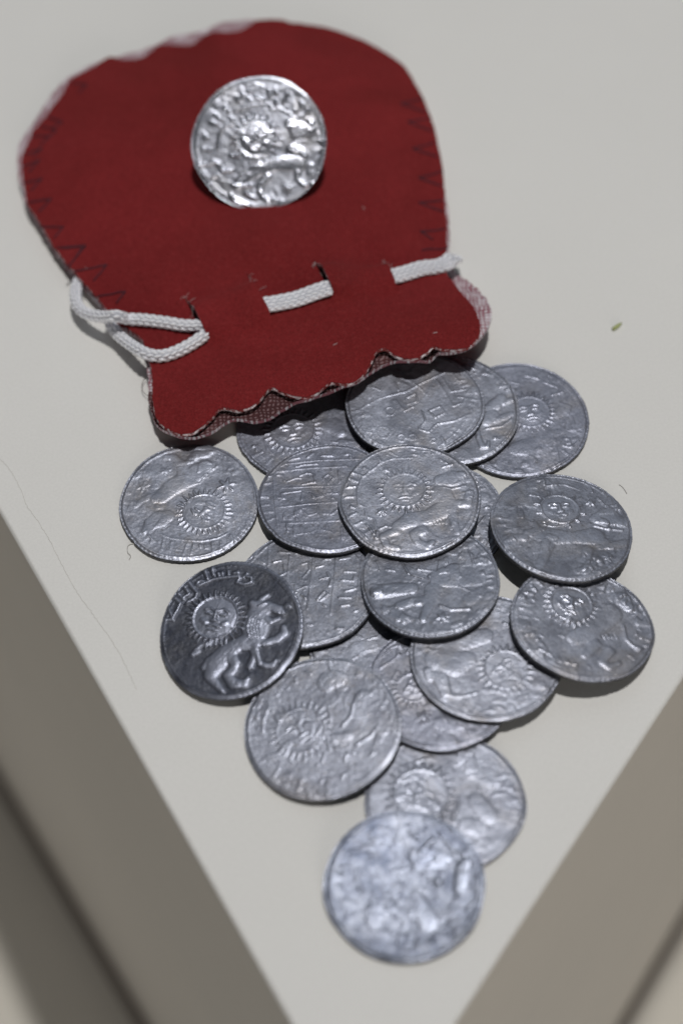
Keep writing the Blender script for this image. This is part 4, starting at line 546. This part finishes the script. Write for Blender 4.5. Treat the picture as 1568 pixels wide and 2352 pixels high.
def sheet(name, poly, holes, zf, thick, mats, parent, step):
    P2 = poly[:, :2]
    xs = np.arange(P2[:, 0].min(), P2[:, 0].max(), step); ys = np.arange(P2[:, 1].min(), P2[:, 1].max(), step)
    G = np.array([(x + (.5 * step if j % 2 else 0), y) for j, y in enumerate(ys) for x in xs])
    G = G[inside(G, P2)]; G = G[edge_dist(G, poly) > step * .55]
    for h in holes: G = G[~inside(G, h)]; G = G[edge_dist(G, h) > step * .4]
    allv = [Vector(p) for p in P2]; edges = [(i, (i + 1) % len(P2)) for i in range(len(P2))]
    for h in holes:
        o = len(allv); allv += [Vector(p[:2]) for p in h]; edges += [(o + i, o + (i + 1) % len(h)) for i in range(len(h))]
    nb = len(allv); allv += [Vector(p) for p in G]
    v, e, f, ov, oe, of = delaunay_2d_cdt(allv, edges, [], 0, 1e-6)
    v = np.array([(p.x, p.y) for p in v]); f = np.array([t for t in f if len(t) == 3])
    cen = v[f].mean(1); ok = inside(cen, P2)
    for h in holes: ok &= ~inside(cen, h[:, :2])
    f = f[ok]
    zt = zf(v)
    a = v[f]; ar = (a[:, 1, 0] - a[:, 0, 0]) * (a[:, 2, 1] - a[:, 0, 1]) - (a[:, 2, 0] - a[:, 0, 0]) * (a[:, 1, 1] - a[:, 0, 1])
    f = np.where((ar < 0)[:, None], f[:, ::-1], f)
    n = len(v)
    # border edges -> side walls
    E = {}
    for t in f:
        for i in range(3):
            q = (int(t[i]), int(t[(i + 1) % 3])); E[q] = 1
    bord = [q for q in E if (q[1], q[0]) not in E]
    V = np.vstack([np.c_[v, zt], np.c_[v, zt - thick]])
    # own copies of the border so that the wall shades flat against the nap
    side = []; extra = []
    idx = {}
    for q in bord:
        for p in q:
            if p not in idx:
                idx[p] = 2 * n + len(extra); extra.append((*v[p], zt[p] - .03)); extra.append((*v[p], zt[p] - thick))
        a0, b0 = idx[q[0]], idx[q[1]]
        side.append((a0, a0 + 1, b0 + 1, b0))
    V = np.vstack([V, np.array(extra)])
    F = f.tolist() + (f[:, ::-1] + n).tolist() + side
    fm = [0] * len(f) + [1] * len(f) + [2] * len(side)
    return obj(name, V, F, mats, parent, True, fm)

def slit(p, q, w):
    p, q = np.array(p[:2]), np.array(q[:2]); q = q + (q - p) * .14; t = q - p; L = np.hypot(*t); t /= L; n = np.array([-t[1], t[0]])
    up = [p + t * L * k + n * w * math.sin(math.pi * k ** .55) for k in np.linspace(0, 1, 9)]
    dn = [p + t * L * k - n * w * math.sin(math.pi * k ** .55) * .4 for k in np.linspace(1, 0, 9)[1:-1]]
    return np.array(up + dn)
SLITS = [slit(p, q, w) for (p, q), w in zip(MISC['slits'], (.24, .14, .20, .10))]
sheet('front_panel', FRONT, SLITS, fz, .75, [M_SUEDE, M_WEAVE, M_EDGE], pouch, 1.15)
fr = np.vstack([FRONT, FRONT[:1]]); fr = np.c_[fr[:, :2] + rng.normal(0, .05, (len(fr), 2)), fz(fr) - .32]
fr[-1] = fr[0]
tube('frayed_edge', fr, .07 + .07 * rng.random(len(fr)), M_EDGE, pouch, 5)
bz = lambda pts: surf(pts, BACK, .1)
tag(sheet('back_panel', BACK, [], bz, .75, [M_WEAVE, M_SUEDE, M_WHITEW], pouch, 1.5), 'woven red and white lining of the back panel')
bp = bpy.data.objects['back_panel']; bp.data.materials.append(M_WHITEW)
for q in bp.data.polygons:
    c = q.center / MM
    sm = (np.array([c.x, c.y]) - MOUTH_A) @ MOUTH_N
    if q.material_index == 0 and (sm > 13 or c.x > 17.5): q.material_index = 3  # white lining, except the shade-coloured part near the mouth


M_CORE = plain('shaded_cord_core', (.46, .47, .52))  # greyer than the yarn: shade of the braid gaps painted into the core
# drawstring: a core covered with plaited yarn stitches in staggered columns
def unit_bead():
    bm = bmesh.new(); bmesh.ops.create_uvsphere(bm, u_segments=6, v_segments=5, radius=1)
    v = np.array([x.co[:] for x in bm.verts]); f = [[w.index for w in q.verts] for q in bm.faces]; bm.free(); return v, f
BV, BF = unit_bead()
def braid_geo(P, a, b, cols, pitch=1.3):
    n = max(30, int(np.linalg.norm(np.diff(P, axis=0), axis=1).sum() / .2))
    P = resample(P, n); T, S, B = frames(P)
    s = np.r_[0, np.cumsum(np.linalg.norm(np.diff(P, axis=0), axis=1))]
    V, F = [], []; off = 0
    def at(u): return [np.array([np.interp(u, s, A[:, k]) for k in range(3)]) for A in (P, T, S, B)]
    wid = math.pi * (3 * (a + b) - math.sqrt((3 * a + b) * (a + 3 * b))) / cols
    for c in range(cols):
        ph = 2 * math.pi * c / cols
        u = (c % 2) * pitch * .5
        sl = .2 if c % 2 else -.2
        while u < s[-1]:
            p, t, sd, up = at(u)
            out = math.cos(ph) * b * sd + math.sin(ph) * a * up; out /= np.linalg.norm(out)
            tan = np.cross(out, t); e = t * math.cos(sl) + tan * math.sin(sl); g = np.cross(out, e)
            cen = p + math.cos(ph) * a * sd + math.sin(ph) * b * up
            V.append(cen + BV[:, :1] * e * pitch * .62 + BV[:, 1:2] * g * wid * .42 + BV[:, 2:] * out * .30)
            F += [[k + off for k in q] for q in BF]; off += len(BV); u += pitch
    th = np.linspace(0, 2 * np.pi, 14, endpoint=False)
    core = P[:, None] + np.cos(th)[None, :, None] * S[:, None] * a * .98 + np.sin(th)[None, :, None] * B[:, None] * b * .98
    V.append(core.reshape(-1, 3))
    for i in range(n - 1):
        for k in range(14):
            k2 = (k + 1) % 14; F.append([off + i * 14 + k, off + i * 14 + k2, off + (i + 1) * 14 + k2, off + (i + 1) * 14 + k])
    return np.vstack(V), F, [0] * (len(F) - (n - 1) * 14) + [1] * ((n - 1) * 14)
def lay(path, r):
    """9: on the cloth, 0: under it (kept level with the nearest point on the cloth), else: own height"""
    global FLAP_H
    P = np.array(path, float); k = P[:, 2].copy()
    keep = FLAP_H; FLAP_H = 0.0; z = fz(P); FLAP_H = keep
    on = (k == 9) | (k == 8.5)
    P[on, 2] = z[on] + r - .15
    hid = np.where(k == 0)[0]
    for h in hid:
        j = np.where(on)[0]; j = j[np.argmin(abs(j - h))]; P[h, 2] = P[j, 2] - .15 - .35 * (abs(j - h) - 1)
    return P
for key, a, b, cols in (('cord_a', .85, .8, 8), ('cord_b', .85, .8, 8), ('cord_m', 1.45, .6, 12), ('cord_r', 1.45, .6, 12)):
    V, F, fm = braid_geo(lay(MISC[key], b + .22), a, b, cols)
    obj('drawstring', V, F, [M_CORD, M_CORE], pouch, True, fm)

# zigzag overcast stitches along the seam
M_THREAD = plain('dark_red_thread', (.058, .006, .016), .8)
for st in MISC['stitches']:
    P = np.array(st); L = []
    for a, b in zip(P[:-1], P[1:]):
        for t in np.linspace(0, 1, 7): L.append(a + (b - a) * t)
    L = np.array(L)
    L[:, 2] = fz(L) + .06
    L[:, :2] += rng.normal(0, .03, (len(L), 2))
    tube('stitch', L, .19, M_THREAD, pouch, 5)

# loose lint on the suede and fuzz at the slits
M_LINT = plain('pale_lint', (.55, .45, .46))
for p in MISC['lint']:
    a = random.uniform(0, 6.28); q = np.array(p)
    L = np.array([q + [t * math.cos(a) + .25 * t * t, t * math.sin(a), 0] for t in np.linspace(-.4, .4, 6)])
    L[:, 2] = fz(L) + .08
    tube('lint', L, .06, M_LINT, pouch, 4)
for p, q in MISC['slits']:
    p, q = np.array(p), np.array(q)
    for k in range(5):
        b0 = p + (q - p) * random.uniform(.0, .45); a = random.uniform(0, 6.28); ln = random.uniform(.6, 1.6)
        L = np.array([b0 + [t * ln * math.cos(a) + .4 * t * t, t * ln * math.sin(a + .6 * t), 0] for t in np.linspace(0, 1, 6)])
        L[:, 2] = fz(L) + .08 + .3 * np.sin(np.linspace(0, 3, 6))
        tube('frayed_fibre', L, .035, M_LINT, pouch, 4)

# peg that holds the tilted coin on the pouch
cA = COINS['A']; gx, gy = cA['g']; nA = np.array([-gx, -gy, 1]); nA /= np.linalg.norm(nA)
top = np.array(cA['c']) - nA * 1.5; base = np.array([top[0], top[1] - 1.0, fz(np.array([[top[0], top[1] - 1]]))[0] - .2])
tube('coin_peg', resample([base, (base + top) / 2 + [0, .6, 0], top], 8), 2.2, plain('clear_grey_peg', (.3, .3, .3)), pouch, 12)

# ---------------------------------------------------------------- crumbs and fibres on the plinth
def crumb():
    P = resample(np.array(MISC['crumb']), 10); r = np.array([.1, .3, .36, .28, .34, .36, .3, .25, .2, .08])
    V, F = tube_geo(P, r, 8); V[:, :2] += rng.normal(0, .06, (len(V), 2)); V[:, 2] = np.clip(V[:, 2], .01, .6)
    o = obj('leaf_crumb', V, F, plain('yellow_green_crumb', (.36, .40, .17)))
    tag(o, 'tiny yellow-green crumb on the bare plinth top right of the pouch', 'crumb')
crumb()
def fibre(key, mat, label, r=.05):
    P = np.array(MISC[key]); P[:, 2] = np.maximum(P[:, 2], r)
    tag(tube('loose_fibre', resample(P, 40), r, mat, None, 5), label, 'fibre')
fibre('fibre', M_FIB, 'short curled grey fibre left of the upside-down coin', .06)
fibre('fibre2', M_DARKF, 'fine dark fibre right of the frowning sun coin', .035)
fibre('fibre4', M_DARKF, 'dark looped thread at the left corner of the pouch mouth', .06)
fibre('fibre5', M_FIB, 'thin pale hair left of the pouch mouth below the cord loop', .03)
